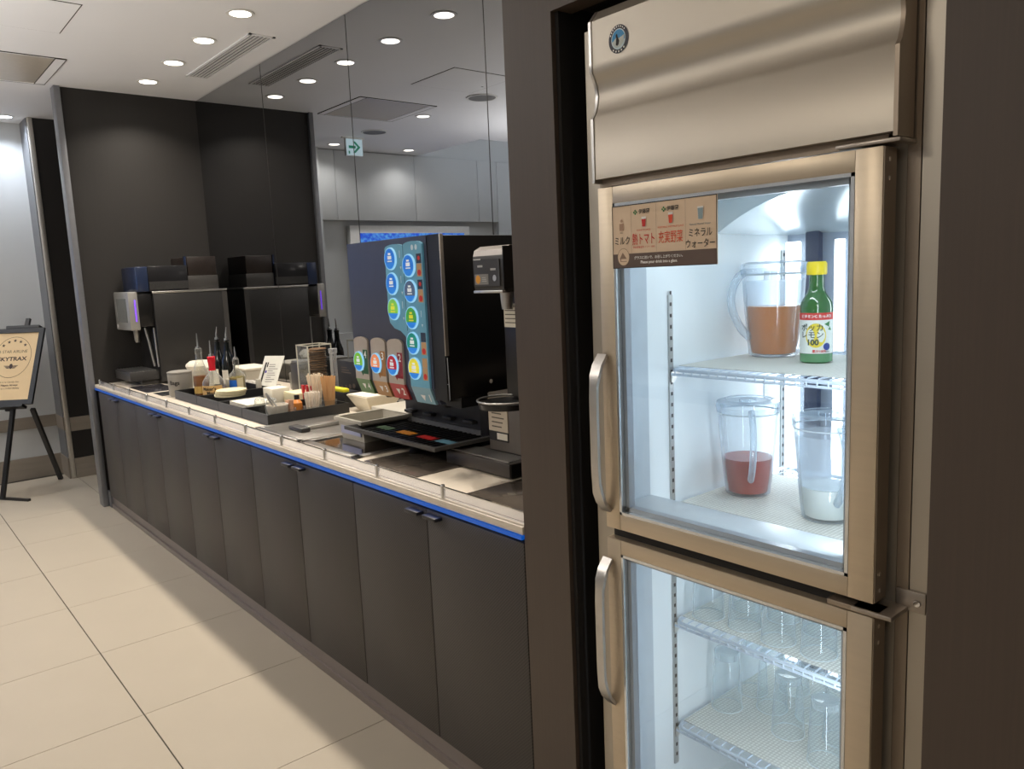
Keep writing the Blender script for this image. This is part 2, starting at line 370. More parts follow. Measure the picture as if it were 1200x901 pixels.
for a in ((x0_, x0_+g, y0_, y1_), (x1_-g, x1_, y0_, y1_), (x0_, x1_, y0_, y0_+.012), (x0_, x1_, y1_-.012, y1_)): box(b, *a, CZ-.004, CZ)
obj('frame', b, ceilM, t)
b = NB(); gg = .004
for a in ((x0_-gg, x0_, y0_, y1_), (x1_, x1_+gg, y0_, y1_), (x0_, x1_, y0_-gg, y0_), (x0_, x1_, y1_, y1_+gg), (x1_-g-gg, x1_-g, y0_, y1_)): box(b, *a, CZ-.0045, CZ-.0002)
obj('shadow_gap', b, grout, t)
obj('panel', box(NB(), x0_+g, x1_-g-gg, y0_+.012, y1_-.012, CZ-.002, CZ), pm('hatch_grey', srgb(178, 168, 152), .35), t)
for x, y, l in ((.306, 4.592, 'round grey ceiling speaker nearer the camera, seen in the mirror'), (.316, 6.1, 'round grey ceiling speaker farther away, by the exit sign')):
    t = thing('ceiling_speaker', l, 'speaker', (x, y, CZ))
    b = NB(); lathe(b, x, y, [(.10, CZ), (.115, CZ-.001), (.115, CZ-.007), (.10, CZ-.007)], 32, False, False); obj('rim', b, white, t)
    b = NB(); lathe(b, x, y, [(0, CZ-.006), (.10, CZ-.006)], 32, False, False); obj('grille', b, pm('grille_grey', srgb(120, 118, 115), .6), t)
# exit sign
t = thing('exit_sign', 'green and white emergency exit sign with an arrow, hanging from the ceiling', 'exit sign', (.35, 6.42, CZ))
obj('bracket', box(NB(), .24, .46, 6.41, 6.44, CZ-.012, CZ), white, t)
obj('housing', box(NB(), .265, .435, 6.405, 6.435, CZ-.165, CZ-.012, .002), white, t)
obj('face', box(NB(), .27, .43, 6.4, 6.405, CZ-.16, CZ-.018), emat('exit_glow', (.75, .95, 1), 1.0), t)
b = NB(); o_ = Vector((.35, 6.3985, CZ-.088)); XR = Vector((1, 0, 0))
poly(b, [(.06, -.012), (.06, .012), (-.01, .012), (-.01, -.012)], o_, XR, ZU)
poly(b, [(-.005, .05), (-.058, 0), (-.005, -.05), (-.005, -.028), (.02, 0), (-.005, .028)][:3]+[(.02, -.05), (-.03, 0), (.02, .05)], o_, XR, ZU)
poly(b, [(.05, -.06), (.065, -.06), (.065, -.035), (.05, -.035)], o_, XR, ZU)
obj('arrow', b, emat('exit_green', (.0, .30, .16), .8), t)
# display on the far wall
t = thing('wall_display', 'wide white framed wall display with a blue glowing picture in the far niche', 'display', (-.7, 7.17, 1.0))
obj('frame', box(NB(), -1.434, .068, 7.1, 7.175, .95, 1.971, .004), white, t)
sm = pm('blue_screen', (.01, .02, .05), .3, em=(.03, .20, .9), es=1.6)
nt = sm.node_tree; nz = [n for n in nt.nodes if n.type == 'TEX_NOISE'][0]
cr_ = nt.nodes.new('ShaderNodeValToRGB'); cr_.color_ramp.elements[0].color = (.01, .08, .7, 1); cr_.color_ramp.elements[1].color = (.15, .5, 1, 1); cr_.color_ramp.elements[0].position = .4; cr_.color_ramp.elements[1].position = .7
nt.links.new(nz.outputs[0], cr_.inputs[0]); nt.links.new(cr_.outputs[0], nt.nodes['Principled BSDF'].inputs['Emission Color'])
obj('screen', box(NB(), -1.357, -.041, 7.094, 7.1, 1.03, 1.896), sm, t)

# ------------------------------------------------------------------ counter
BZ = .79
seams = [1.368, 1.786, 2.206, 2.626, 3.046, 3.466, 3.886, 4.306, 4.726, 5.146, 5.566]
cl = ['charcoal base cabinet beside the brown pillar', 'charcoal base cabinet second from the brown pillar', 'charcoal base cabinet in the middle of the counter', 'charcoal base cabinet second from the far end', 'charcoal base cabinet at the far end of the counter']
for k in range(5):
    a, m_, c = seams[2*k], seams[2*k+1], seams[2*k+2]
    t = thing('base_cabinet', cl[k]+', two tall doors', 'cabinet', (1.5, m_, 0))
    obj('carcass', box(NB(), 1.184, 1.98, a, c, .09, BZ-.004), blackP, t)
    for y1, y2 in ((a, m_), (m_, c)):
        d = obj('door', box(NB(), XF, 1.183, y1+.0018, y2-.0018, .085, BZ-.012, .0012), perf, t)
        s = 1 if y1 == m_ else -1
        ya = m_+s*.045
        obj('handle', box(NB(), 1.138, 1.164, ya-.032, ya+.032, BZ-.030, BZ-.0195, .002), pm('handle_dark', srgb(40, 38, 38), .4), d)
t = thing('counter_plinth', 'long grey metal plinth along the floor under the cabinets', 'plinth', (1.2, 3.4, 0))
obj('upper_strip', box(NB(), 1.176, 1.24, 1.368, 5.566, .028, .086), plinthM, t)
obj('lower_strip', box(NB(), 1.166, 1.24, 1.368, 5.566, 0, .027, .002), plinthM, t)
b = NB(); box(b, 1.163, 1.23, 5.568, YE-.031, 0, .11); solid('end_foot', 'short grey metal foot block at the far end of the plinth', 'foot', (1.2, 5.6, 0), b, trimM)
T = .82
t = thing('worktop', 'long pale stone worktop with a blue light line under its edge', 'worktop', (1.55, 3.5, BZ))
b = NB(); box(b, XF-.004, XM-.001, 1.368, YE-.002, .80, T, .0015); obj('slab', b, stoneM, t)
obj('light_strip', box(NB(), 1.156, 1.17, 1.368, YE-.035, .7885, .7985), pm('blue_led', (.01, .03, .12), .4, em=(.0, .08, .42), es=.7), t, 'glowing blue light strip')
obj('cable_groove', box(NB(), 1.188, 1.1905, 1.368, YE-.002, T, T+.0004), inkBr, t)
l = bpy.data.lights.new('blue_strip_lamp', 'AREA'); l.shape = 'RECTANGLE'; l.size = 4.2; l.size_y = .01; l.energy = .12; l.color = (.2, .35, 1)
lo = bpy.data.objects.new('blue_strip_lamp', l); C.objects.link(lo); lo.parent = t; lo.location = (1.158-1.55, 0, -.009); lo.rotation_euler = (0, 0, math.pi/2)
# guard
t = thing('counter_guard', 'low glass guard with steel posts and thin rail along the worktop edge', 'guard rail', (1.175, 3.6, T))
py = [1.372]+[1.714+.3485*k for k in range(12)]
p0 = None
for k, y in enumerate(py):
    if k == 0: continue
    if p0 is None:
        b = NB(); lathe(b, 1.175, y, [(.0065, T+.0005), (.0065, T+.037), (.005, T+.039)], 14); p0 = obj('post', b, chrome, t); py0 = y
    else: piece('post', p0, t, (0, y-py0, 0))
for a, c in zip(py, py[1:]): obj('glass_pane', box(NB(), 1.1735, 1.1765, a+.007, c-.007, T+.003, T+.030), guardG, t)
obj('rail', box(NB(), 1.172, 1.178, 1.368, py[-1], T+.031, T+.034), chrome, t)

# inset plates in the worktop
def plate(name, label, x0, x1, y0, y1, mat, z0=T, h=.003, cat='plate'):
    b = NB(); box(b, x0, x1, y0, y1, z0+.0002, z0+h, .0012)
    return solid(name, label, cat, ((x0+x1)/2, (y0+y1)/2, z0), b, mat)
smoke = pm('smoked_plate', srgb(88, 80, 72), .12, noise=.03)
plate('drip_plate', 'smoked glossy plate on the worktop under the soda dispenser', 1.25, 1.62, 1.96, 2.28, smoke)
plate('drip_plate', 'smoked glossy plate on the worktop beside the brown pillar', 1.24, 1.60, 1.40, 1.70, smoke)
plate('drip_plate', 'dark plate on the worktop in front of the coffee machine', 1.27, 1.46, 4.86, 5.25, pm('dark_plate', srgb(45, 44, 48), .2))
plate('drip_plate', 'black inset plate beside the grey canister', 1.29, 1.5, 4.63, 4.8, blackPl)
plate('steel_strip', 'narrow steel strip behind the dark plate by the coffee machine', 1.47, 1.62, 5.0, 5.2, steelM, h=.006)

# lid with handle (ice well)
t = thing('ice_well', 'covered steel ice well with a dark handle, in front of the black trays', 'ice well', (1.4, 2.98, T))
b = NB(); x0_, x1_, y0_, y1_ = 1.245, 1.62, 2.76, 3.185
for a in ((x0_, x0_+.02, y0_, y1_), (x1_-.02, x1_, y0_, y1_), (x0_, x1_, y0_, y0_+.02), (x0_, x1_, y1_-.02, y1_)): box(b, *a, T, T+.006, .001)
obj('frame', b, steelM, t)
obj('lid', box(NB(), x0_+.022, x1_-.022, y0_+.022, y1_-.022, T+.0005, T+.005, .001), pm('dull_steel', (.45, .42, .38), .3, .9), t)
obj('handle', box(NB(), 1.32, 1.36, 2.90, 3.02, T+.006, T+.022, .003), darkGr, t)
obj('lid_edge', box(NB(), 1.37, 1.60, 2.94, 2.99, T+.006, T+.02, .002), steelM, t)
# open steel well with the grey container
t = thing('steel_well', 'open polished steel well around the grey container', 'well', (1.45, 2.55, T))
b = NB(); x0_, x1_, y0_, y1_ = 1.245, 1.594, 2.33, 2.74
for a in ((x0_, x0_+.03, y0_, y1_), (x1_-.02, x1_, y0_, y1_), (x0_, x1_, y0_, y0_+.03), (x0_, x1_, y1_-.02, y1_)): box(b, *a, T, T+.007, .001)
obj('rim', b, steelM, t)
obj('pan', box(NB(), x0_+.031, x1_-.021, y0_+.031, y1_-.021, T+.0005, T+.002), pm('pan_steel', (.35, .32, .30), .08, 1), t)
# grey container
t = thing('ice_container', 'grey open square container with clear lower wall in the steel well', 'container', (1.5, 2.6, T+.002))
def frustum_open(x0, x1, y0, y1, z0, z1, ins, th, base=.004):
    b = NB()
    o1 = [(x0+ins, y0+ins, z0), (x1-ins, y0+ins, z0), (x1-ins, y1-ins, z0), (x0+ins, y1-ins, z0)]
    o2 = [(x0, y0, z1), (x1, y0, z1), (x1, y1, z1), (x0, y1, z1)]
    i2 = [(x0+th, y0+th, z1), (x1-th, y0+th, z1), (x1-th, y1-th, z1), (x0+th, y1-th, z1)]
    i1 = [(x0+ins+th, y0+ins+th, z0+base), (x1-ins-th, y0+ins+th, z0+base), (x1-ins-th, y1-ins-th, z0+base), (x0+ins+th, y1-ins-th, z0+base)]
    L = [[b.verts.new(p) for p in q] for q in (o1, o2, i2, i1)]
    b.faces.new(list(reversed(L[0]))); b.faces.new(L[3])
    for A, B in zip(L, L[1:]):
        for k in range(4): b.faces.new((A[k], A[(k+1) % 4], B[(k+1) % 4], B[k]))
    return b
obj('tub', frustum_open(1.385, 1.59, 2.52, 2.71, T+.0025, .90, .012, .006), greyC, t)
b = frustum_open(1.375, 1.598, 2.51, 2.72, .894, .906, 0, .013); b.normal_update()
for f_ in list(b.faces):
    if abs(f_.normal.z) > .9 and f_.calc_area() > .01: b.faces.remove(f_)
obj('rim', b, greyC, t)
obj('clear_band', box(NB(), 1.387, 1.3905, 2.54, 2.69, .845, .875), pm('pale_blue_band', srgb(165, 168, 195), .3), t)

# ---------------- black trays
tn = ['black condiment tray farthest along the counter, holding the bottles', 'black condiment tray under the round coasters', 'black condiment tray holding napkins', 'black condiment tray nearest the camera, holding stirrers and sugar']
ty = [(4.10, 4.45), (3.79, 4.095), (3.49, 3.785), (3.20, 3.485)]
for (a, c), l in zip(ty, tn):
    t = thing('tray', l, 'tray', (1.5, (a+c)/2, T))
    obj('shell', frustum_open(1.31, 1.70, a, c, T+.0005, T+.046, .0, .007, .005), trayB, t)
    obj('front_face', box(NB(), 1.3075, 1.3098, a, c, T+.0005, T+.046), trayM, t)
TZ = T+.006
FW = Vector((-math.sin(yaw), -math.cos(yaw), 0)); RV = Vector((math.cos(yaw), -math.sin(yaw), 0))

# ---------------- bottles
def pourer(t, x, y, z, ln=.055, lean=(.0, .0)):
    b = NB(); lathe(b, x, y, [(.0125, z), (.0125, z+.012), (.007, z+.014)], 14); st = obj('collar', b, chrome, t)
    d = Vector((lean[0], lean[1], 1))
    obj('spout', tube(NB(), [Vector((x, y, z+.012)), Vector((x, y, z+.03)), Vector((x, y, z+.03))+d*ln], .005, 8, [.006, .0055, .0025]), chrome, t)
def wrap(bm, cx, cy, r, pts_or_text, size, ang, z, bold=0):
    """print on a cylinder, ang = direction it looks towards"""
    data = text_data(pts_or_text, size, bold)
    def fn(v):
        a = ang+v.x/r
        return Vector((cx+(r+.0006)*math.cos(a), cy+(r+.0006)*math.sin(a), z+v.y))
    put(bm, data, fn)
def band(cx, cy, r, a0, a1, z0, z1, n=20, off=.0004):
    b = NB(); lo = []; hi = []
    for k in range(n+1):
        a = a0+(a1-a0)*k/n
        lo.append(b.verts.new((cx+(r+off)*math.cos(a), cy+(r+off)*math.sin(a), z0))); hi.append(b.verts.new((cx+(r+off)*math.cos(a), cy+(r+off)*math.sin(a), z1)))
    for k in range(n): b.faces.new((lo[k], lo[k+1], hi[k+1], hi[k]))
    return b
AC = math.atan2(FW.y, FW.x)
amber = pm('whisky', srgb(140, 80, 24), .2); labelC = pm('bottle_label', srgb(222, 178, 112), .7)
clearB = clear('bottle_glass', (.9, .92, .9), .03, (.75, .75, .72), .6, base=.04)
x, y, z = 1.432, 4.379, TZ
t = thing('liquor_bottle', 'tall clear fluted bottle half full of amber whisky, leftmost in the tray', 'bottle', (x, y, z))
obj('glass', lathe(NB(), x, y, [(.034, z), (.04, z+.01), (.042, z+.09), (.041, z+.12), (.03, z+.165), (.019, z+.20), (.016, z+.235), (.019, z+.237), (.019, z+.262), (.015, z+.265)], 10), clearB, t)
obj('whisky', lathe(NB(), x, y, [(.032, z+.003), (.038, z+.012), (.040, z+.09), (.039, z+.112)], 20), amber, t)
obj('label', band(x, y, .0415, AC-.8, AC+.5, z+.018, z+.058), pm('gold_label', srgb(200, 160, 84), .6), t)
pourer(t, x, y, z+.262)
x, y, z = 1.45, 4.238, TZ
t = thing('liquor_bottle', 'squat round bottle with red wax neck and cream label', 'bottle', (x, y, z))
obj('glass', lathe(NB(), x, y, [(.05, z), (.056, z+.008), (.058, z+.075), (.056, z+.09), (.04, z+.115), (.022, z+.135), (.0155, z+.16), (.0145, z+.17)], 28), clearB, t)
obj('whisky', lathe(NB(), x, y, [(.05, z+.003), (.055, z+.01), (.056, z+.05)], 24), amber, t)
obj('label', band(x, y, .058, AC-1.15, AC+1.15, z+.012, z+.072), labelC, t)
b = NB(); wrap(b, x, y, .059, 'Maker’s', .024, AC-.1, z+.055, .0006); wrap(b, x, y, .059, 'Mark', .024, AC+.1, z+.033, .0006); obj('lettering', b, inkB, t)
red = pm('red_wax', srgb(196, 22, 40), .25)
obj('wax_neck', lathe(NB(), x, y, [(.019, z+.15), (.017, z+.165), (.0185, z+.19), (.021, z+.20), (.021, z+.222), (.018, z+.226)], 20), red, t)
pourer(t, x, y, z+.226)
dark = pm('dark_bottle_glass', srgb(10, 14, 14), .08, coat=.5)
for (x, y), l in (((1.63, 4.64), 'tall black wine bottle with a silver pourer, left of the pair behind the red neck'), ((1.642, 4.52), 'tall black wine bottle with a silver pourer, right of the pair')):
    z = T+.001; t = thing('wine_bottle', l, 'bottle', (x, y, z))
    obj('glass', lathe(NB(), x, y, [(.034, z), (.037, z+.006), (.037, z+.15), (.034, z+.175), (.02, z+.215), (.0155, z+.24), (.015, z+.282), (.017, z+.284), (.017, z+.292)], 24), dark, t)
    obj('label', band(x, y, .037, AC-1.3, AC+.2, z+.03, z+.12), paper, t)
    pourer(t, x, y, z+.292, .045, (.12, -.1))
x, y, z = 1.583, 4.245, TZ
t = thing('liquor_bottle', 'short clear square shouldered bottle with a blue label', 'bottle', (x, y, z))
obj('glass', lathe(NB(), x, y, [(.038, z), (.043, z+.006), (.043, z+.10), (.039, z+.115), (.022, z+.13), (.0145, z+.145), (.014, z+.165), (.017, z+.167), (.017, z+.195), (.014, z+.197)], 24), clearB, t)
obj('spirit', lathe(NB(), x, y, [(.036, z+.003), (.041, z+.008), (.041, z+.098)], 24), pm('pale_spirit', srgb(160, 140, 80), .2), t)
obj('label', band(x, y, .043, AC-1.0, AC+.25, z+.02, z+.085), pm('blue_label', srgb(28, 100, 190), .5), t, 'blue label')
obj('label', band(x, y, .043, AC+.3, AC+1.1, z+.02, z+.095), cream, t, 'cream label')
pourer(t, x, y, z+.195, .04, (.02, .1))
for x, y, l in ((1.555, 4.31, 'narrow white card standing left of the blue label bottle'), (1.655, 4.13, 'narrow white card standing right of the blue label bottle')):
    b = NB(); box(b, x-.012, x+.012, y-.012, y+.012, TZ, TZ+.085, .001); solid('card_holder', l, 'card', (x, y, TZ), b, greyC)

# ---------------- canister, napkins, small things
x, y = 1.372, 4.545
canM = pm('canister_grey', srgb(136, 132, 124), .45)
t = thing('canister', 'grey round canister with dark lettering beside the first tray', 'canister', (x, y, T))
obj('body', lathe(NB(), x, y, [(.058, T+.0005), (.064, T+.01), (.066, T+.125), (.062, T+.13)], 28), canM, t)
obj('lid', lathe(NB(), x, y, [(.067, T+.1301), (.067, T+.138), (.055, T+.142)], 28), canM, t)
b = NB(); wrap(b, x, y, .0665, 'Bags', .032, AC-.1, T+.08, .0008); obj('lettering', b, inkB, t)
cup0 = None
for k, (x, y) in enumerate(((1.62, 4.96), (1.68, 4.78))):
    t = thing('coffee_filter_stack', ['stack of white paper filters behind the canister, left', 'stack of white paper filters behind the canister, right'][k], 'paper filters', (x, y, T))
    obj('base_bowl', lathe(NB(), x, y, [(.05, T+.0005), (.066, T+.09)], 24), greyC, t)
    b = NB(); n = 24
    lathe(b, x, y, [(.064, T+.0905), (.078, T+.12), (.072, T+.135), (.05, T+.15)], 24)
    for i, v in enumerate(b.verts):
        a = math.atan2(v.co.y-y, v.co.x-x); v.co.x += .004*math.cos(a)*math.cos(9*a); v.co.y += .004*math.sin(a)*math.cos(9*a)
    obj('filters', b, paper, t)
for k in range(3):
    x, y = 1.43+.003*k, 3.955-.004*k; z = T+.0465+.011*k
    b = NB(); lathe(b, x, y, [(.073, z), (.0755, z+.001), (.0755, z+.0095), (.073, z+.0105)], 32)
    solid('coaster', ['thick cream paper coaster, bottom of the stack of three', 'thick cream paper coaster, middle of the stack of three', 'thick cream paper coaster, top of the stack of three'][k], 'coaster', (x, y, z), b, cream)
b = NB(); box(b, 1.355, 1.50, 3.54, 3.76, TZ, T+.048); solid('napkin_stack', 'flat white napkin stack in the third tray', 'napkins', (1.43, 3.65, TZ), b, paper)
b = NB(); box(b, 1.53, 1.62, 3.66, 3.77, TZ, TZ+.085, .003); solid('napkin_block', 'upright white napkin block behind the small jars', 'napkins', (1.57, 3.7, TZ), b, paper)
b = NB(); box(b, 1.58, 1.68, 3.5, 3.64, TZ, TZ+.07, .003); solid('napkin_block', 'pale yellow napkin block left of the red packets', 'napkins', (1.63, 3.57, TZ), b, cream)
for (x, y), l in (((1.40, 3.50), 'small round clear glass jar, left of the pair at the tray edge'), ((1.425, 3.425), 'small round clear glass jar, right of the pair, beside the white bowl')):
    t = thing('glass_jar', l, 'jar', (x, y, TZ))
    obj('glass', lathe(NB(), x, y, [(.022, TZ), (.028, TZ+.01), (.03, TZ+.04), (.024, TZ+.055), (.024, TZ+.065)], 20, True, False), clearB, t)
    obj('lid', lathe(NB(), x, y, [(.024, TZ+.0655), (.018, TZ+.075), (.006, TZ+.08)], 20), clearB, t)
x, y = 1.405, 3.315
t = thing('bowl', 'small off-white bowl at the near corner of the tray', 'bowl', (x, y, TZ))
obj('bowl_body', lathe(NB(), x, y, [(.03, TZ), (.045, TZ+.03), (.049, TZ+.062), (.045, TZ+.062), (.04, TZ+.03), (.02, TZ+.008)], 28), pm('bowl_white', srgb(206, 198, 184), .4), t)
t = thing('tongs', 'small steel tongs standing in the off-white bowl', 'tongs', (1.405, 3.315, TZ+.02))
obj('arm', tube(NB(), [(1.41, 3.32, TZ+.012), (1.385, 3.35, TZ+.08), (1.375, 3.36, TZ+.112)], .004, 6), greyMetal, t)
obj('arm', tube(NB(), [(1.425, 3.30, TZ+.012), (1.395, 3.345, TZ+.08), (1.375, 3.36, TZ+.112)], .004, 6), greyMetal, t)
x, y = 1.52, 3.36
t = thing('syrup_bottle', 'tiny orange syrup bottle with a black cap', 'bottle', (x, y, TZ))
obj('bottle_body', lathe(NB(), x, y, [(.02, TZ), (.023, TZ+.006), (.023, TZ+.05), (.012, TZ+.065)], 18), pm('orange_syrup', srgb(206, 130, 60), .25), t)
obj('cap', lathe(NB(), x, y, [(.012, TZ+.0652), (.012, TZ+.085)], 16), blackPl, t)
# stick bundles: every stick a thing of its own
def bundle(name, label, cat, group, cx, cy, n, h, r, mat, spread, flat, holder, hl, hh, hm, hr):
    t = thing('holder', hl, 'holder', (cx, cy, TZ))
    obj('cup', lathe(NB(), cx, cy, [(hr*.9, TZ), (hr, TZ+hh), (hr-.003, TZ+hh), (hr*.9-.003, TZ+.004)], 20), hm, t)
    for k in range(n):
        a = k*2.399963; q = (hr-.010)*math.sqrt((k+.5)/n)
        dx, dy = math.cos(a)*q, math.sin(a)*q
        b = NB(); hz = h*(1-.06*random.random())
        top = Vector((cx+dx*(1+spread), cy+dy*(1+spread), TZ+.006+hz)); bot = Vector((cx+dx*.75, cy+dy*.75, TZ+.006))
        if flat:
            w_ = RV*r; d_ = FW*.0009
            hexa(b, [bot-w_-d_, bot+w_-d_, bot+w_+d_, bot-w_+d_, top-w_-d_, top+w_-d_, top+w_+d_, top-w_+d_])
        else: tube(b, [bot, top], r, 6)
        solid(name, label, cat, tuple(bot), b, mat, group)
bundle('wooden_stirrer', 'flat birch wood stirrer standing in the bundle in the near tray', 'stirrer', 'wooden stirrers', 1.655, 3.305, 16, .158, .0045, wood, .35, True, 0, 'short clear cup holding the wooden stirrers', .05, acryl, .036)
bundle('drinking_straw', 'paper wrapped white straw standing in the bundle behind the stirrers', 'straw', 'wrapped straws', 1.652, 3.43, 18, .162, .0035, pm('straw_paper', srgb(226, 208, 182), .7), .6, False, 0, 'short clear cup holding the wrapped straws', .05, acryl, .036)
bundle('sugar_stick', 'slim white and pink sugar stick in the bundle beside the stirrers', 'sugar stick', 'sugar sticks', 1.555, 3.275, 20, .10, .0042, pm('sugar_paper', srgb(222, 208, 190), .7, noise=.2, nscale=(300, 300, 60)), .15, False, 0, 'short clear cup holding the sugar sticks', .04, acryl, .042)
bundle('creamer_stick', 'short pink tinted stick packet beside the off-white bowl', 'stick packet', 'pink stick packets', 1.47, 3.325, 10, .07, .004, pm('pink_paper', srgb(214, 170, 140), .7), .1, False, 0, 'tiny clear cup holding the pink stick packets', .035, acryl, .026)
for k in range(4):
    x, y = 1.62+.012*(k % 2), 3.50-.022*k; z = TZ+.07 if k < 0 else TZ
    b = NB(); box(b, x-.005, x+.005, y-.010, y+.010, z, z+.108, .001)
    solid('red_packet', 'slim red topped packet behind the sugar sticks', 'packet', (x, y, z), b, pm('packet_red', srgb(176, 24, 26), .5), 'red packets')
# leaning menu card
def leaning(t, o, r, u, wd, ht, th, mat, name='board'):
    n = r.cross(u).normalized(); p = [o, o+r*wd, o+r*wd-n*th, o-n*th]
    b = hexa(NB(), [*p, *[q+u*ht for q in p]]); return obj(name, b, mat, t)
o_ = Vector((1.755, 4.42, T+.012)); r_ = (RV+FW*.35).normalized(); u_ = (ZU*.93-FW*.33+RV*.26).normalized()
t = thing('menu_card', 'white printed card leaning on a stand behind the bottles', 'menu card', (1.80, 4.38, T))
leaning(t, o_, r_, u_, .135, .19, .003, pm('card_white', srgb(196, 194, 184), .6), 'card')
n_ = r_.cross(u_).normalized(); b = NB()
for k in range(9): poly(b, rectp(.05, .05+.065*(.75+.25*math.sin(k*2.3)), .03+.013*k, .034+.013*k), o_+n_*.0008, r_, u_)
obj('print', b, pm('grey_print', srgb(105, 100, 98), .7), t)
b = NB(); poly(b, rectp(.018, .03, .02, .15), o_+n_*.0008, r_, u_); poly(b, rectp(.034, .042, .12, .15), o_+n_*.0008, r_, u_); obj('print_bar', b, inkB, t)
b = NB(); poly(b, rectp(.032, .044, .085, .1), o_+n_*.0009, r_, u_); obj('print_mark', b, pm('violet_print', srgb(60, 40, 130), .6), t)
b = NB(); box(b, 1.76, 1.86, 4.33, 4.36, T+.0005, T+.012); box(b, 1.78, 1.90, 4.40, 4.43, T+.0005, T+.01); obj('foot', b, acryl, t)
# tubs and cups at the back
t = thing('storage_tub', 'grey lidded tub at the back of the counter behind the blue label bottle', 'tub', (1.86, 4.72, T))
obj('tub', frustum_open(1.77, 1.93, 4.60, 4.86, T+.0005, T+.09, .01, .005), greyC, t)
b = NB(); box(b, 1.765, 1.935, 4.595, 4.865, T+.0905, T+.105, .004); obj('lid', b, paper, t)
cp = None
for k in range(4):
    x, y, z = 1.725+.012*k, 4.60-.055*k, T
    b = NB(); lathe(b, x, y, [(.016, z), (.021, z+.045), (.019, z+.045), (.014, z+.004)], 16)
    solid('small_cup', 'tiny white cup in the short row in front of the grey tub', 'cup', (x, y, z), b, white, 'tiny white cups')
b = NB(); lathe(b, 1.9, 4.22, [(.02, T), (.024, T+.09), (.02, T+.095)], 18); solid('sauce_pot', 'small grey pot between the card and the dark caddy', 'pot', (1.9, 4.22, T), b, greyMetal)
t = thing('cup_caddy', 'small dark caddy with a chrome top left of the acrylic case', 'caddy', (1.9, 4.06, T))
obj('caddy_body', box(NB(), 1.84, 1.95, 4.0, 4.12, T+.0005, T+.16, .004), darkGr, t)
obj('top', box(NB(), 1.845, 1.945, 4.005, 4.115, T+.1605, T+.175, .004), greyMetal, t)
# acrylic case with brown lids
t = thing('lid_case', 'tall clear acrylic case holding a stack of brown cup lids', 'case', (1.84, 3.82, T))
cx_, cy_2 = 1.845, 3.82; hw = .066
b = NB()
box(b, cx_-hw, cx_+hw, cy_2-hw, cy_2-hw+.004, T+.0005, T+.275); box(b, cx_-hw, cx_-hw+.004, cy_2-hw+.004, cy_2+hw, T+.0005, T+.275)
box(b, cx_-hw, cx_+hw, cy_2+hw-.004, cy_2+hw, T+.0005, T+.275) if 0 else None
obj('side', b, acryl, t)
b = NB()
for sx in (-1, 1):
    for sy in (-1, 1): box(b, cx_+sx*hw-.0025, cx_+sx*hw+.0025, cy_2+sy*hw-.0025, cy_2+sy*hw+.0025, T+.0005, T+.278)
for s in (-1, 1): box(b, cx_-hw, cx_+hw, cy_2+s*hw-.0025, cy_2+s*hw+.0025, T+.274, T+.279); box(b, cx_+s*hw-.0025, cx_+s*hw+.0025, cy_2-hw, cy_2+hw, T+.274, T+.279)
obj('edge', b, pm('acrylic_edge', srgb(190, 186, 170), .2), t)
lid0 = None
for k in range(22):
    z = T+.006+.0115*k; x, y = cx_+.012+.003*math.sin(k*3.1), cy_2-.012+.003*math.cos(k*1.7)
    if lid0 is None:
        b = NB(); lathe(b, x, y, [(.040, z), (.046, z+.002), (.046, z+.006), (.040, z+.009)], 24)
        lid0 = solid('coaster', 'round brown cup lid in the stack inside the acrylic case', 'coaster', (x, y, z), b, pm('brown_lid', srgb(112, 78, 46), .5), 'brown cup lids in the case')  # stacked brown cup lids, stored under the object name coaster
    else: dup(lid0, (x, y, z))
b = NB(); lathe(b, 1.87, 3.655, [(.018, T), (.018, T+.235), (.022, T+.238), (.022, T+.26)], 20); solid('cup_tube', 'slim clear and chrome tube right of the acrylic case', 'tube', (1.87, 3.655, T), b, clear('tube_clear', (.8, .8, .8), .1, (.6, .6, .6), .5, base=.3))
b = NB(); box(b, 1.84, 1.96, 3.34, 3.56, T+.0005, T+.21, .003); t = thing('tea_box', 'black printed tea box against the mirror by the soda dispenser', 'box', (1.9, 3.45, T))
obj('box_body', b, trayB, t)
b = NB(); text(b, 'TEA', .03, (1.8395, 3.46, T+.15), YR, ZU)
for k in range(4): poly(b, ell(.06-.04*k, -.06-.006*k, .014, .012, 12), (1.8395, 3.46, T+.12), YR, ZU)
b.free()
b = NB()
for k in range(4): poly(b, ell(.06-.04*k, -.03-.006*k, .014, .012, 12), (1.8395, 3.46, T+.12), YR, ZU)
for k in range(3): poly(b, rectp(-.06, .04-.02*k, .03+.012*k, .034+.012*k), (1.8395, 3.46, T+.12), YR, ZU)
obj('print', b, pm('box_print', srgb(90, 78, 66), .6), t)
t = thing('packet_rack', 'low black rack of coloured packets in front of the tea box', 'rack', (1.78, 3.5, T))
obj('rack_body', box(NB(), 1.74, 1.825, 3.32, 3.60, T+.0005, T+.075, .002), trayB, t)
for k, (c_, y1, y2, nm) in enumerate(((srgb(130, 20, 60), 3.50, 3.59, 'magenta'), (srgb(222, 214, 40), 3.33, 3.49, 'yellow'))):
    b = NB(); box(b, 1.742, 1.775, y1, y2, T+.0755, T+.092, .002); solid('tea_packet', nm+' flat packet lying on the low black rack', 'packet', (1.76, (y1+y2)/2, T+.0755), b, pm('packet_'+nm, c_, .5))
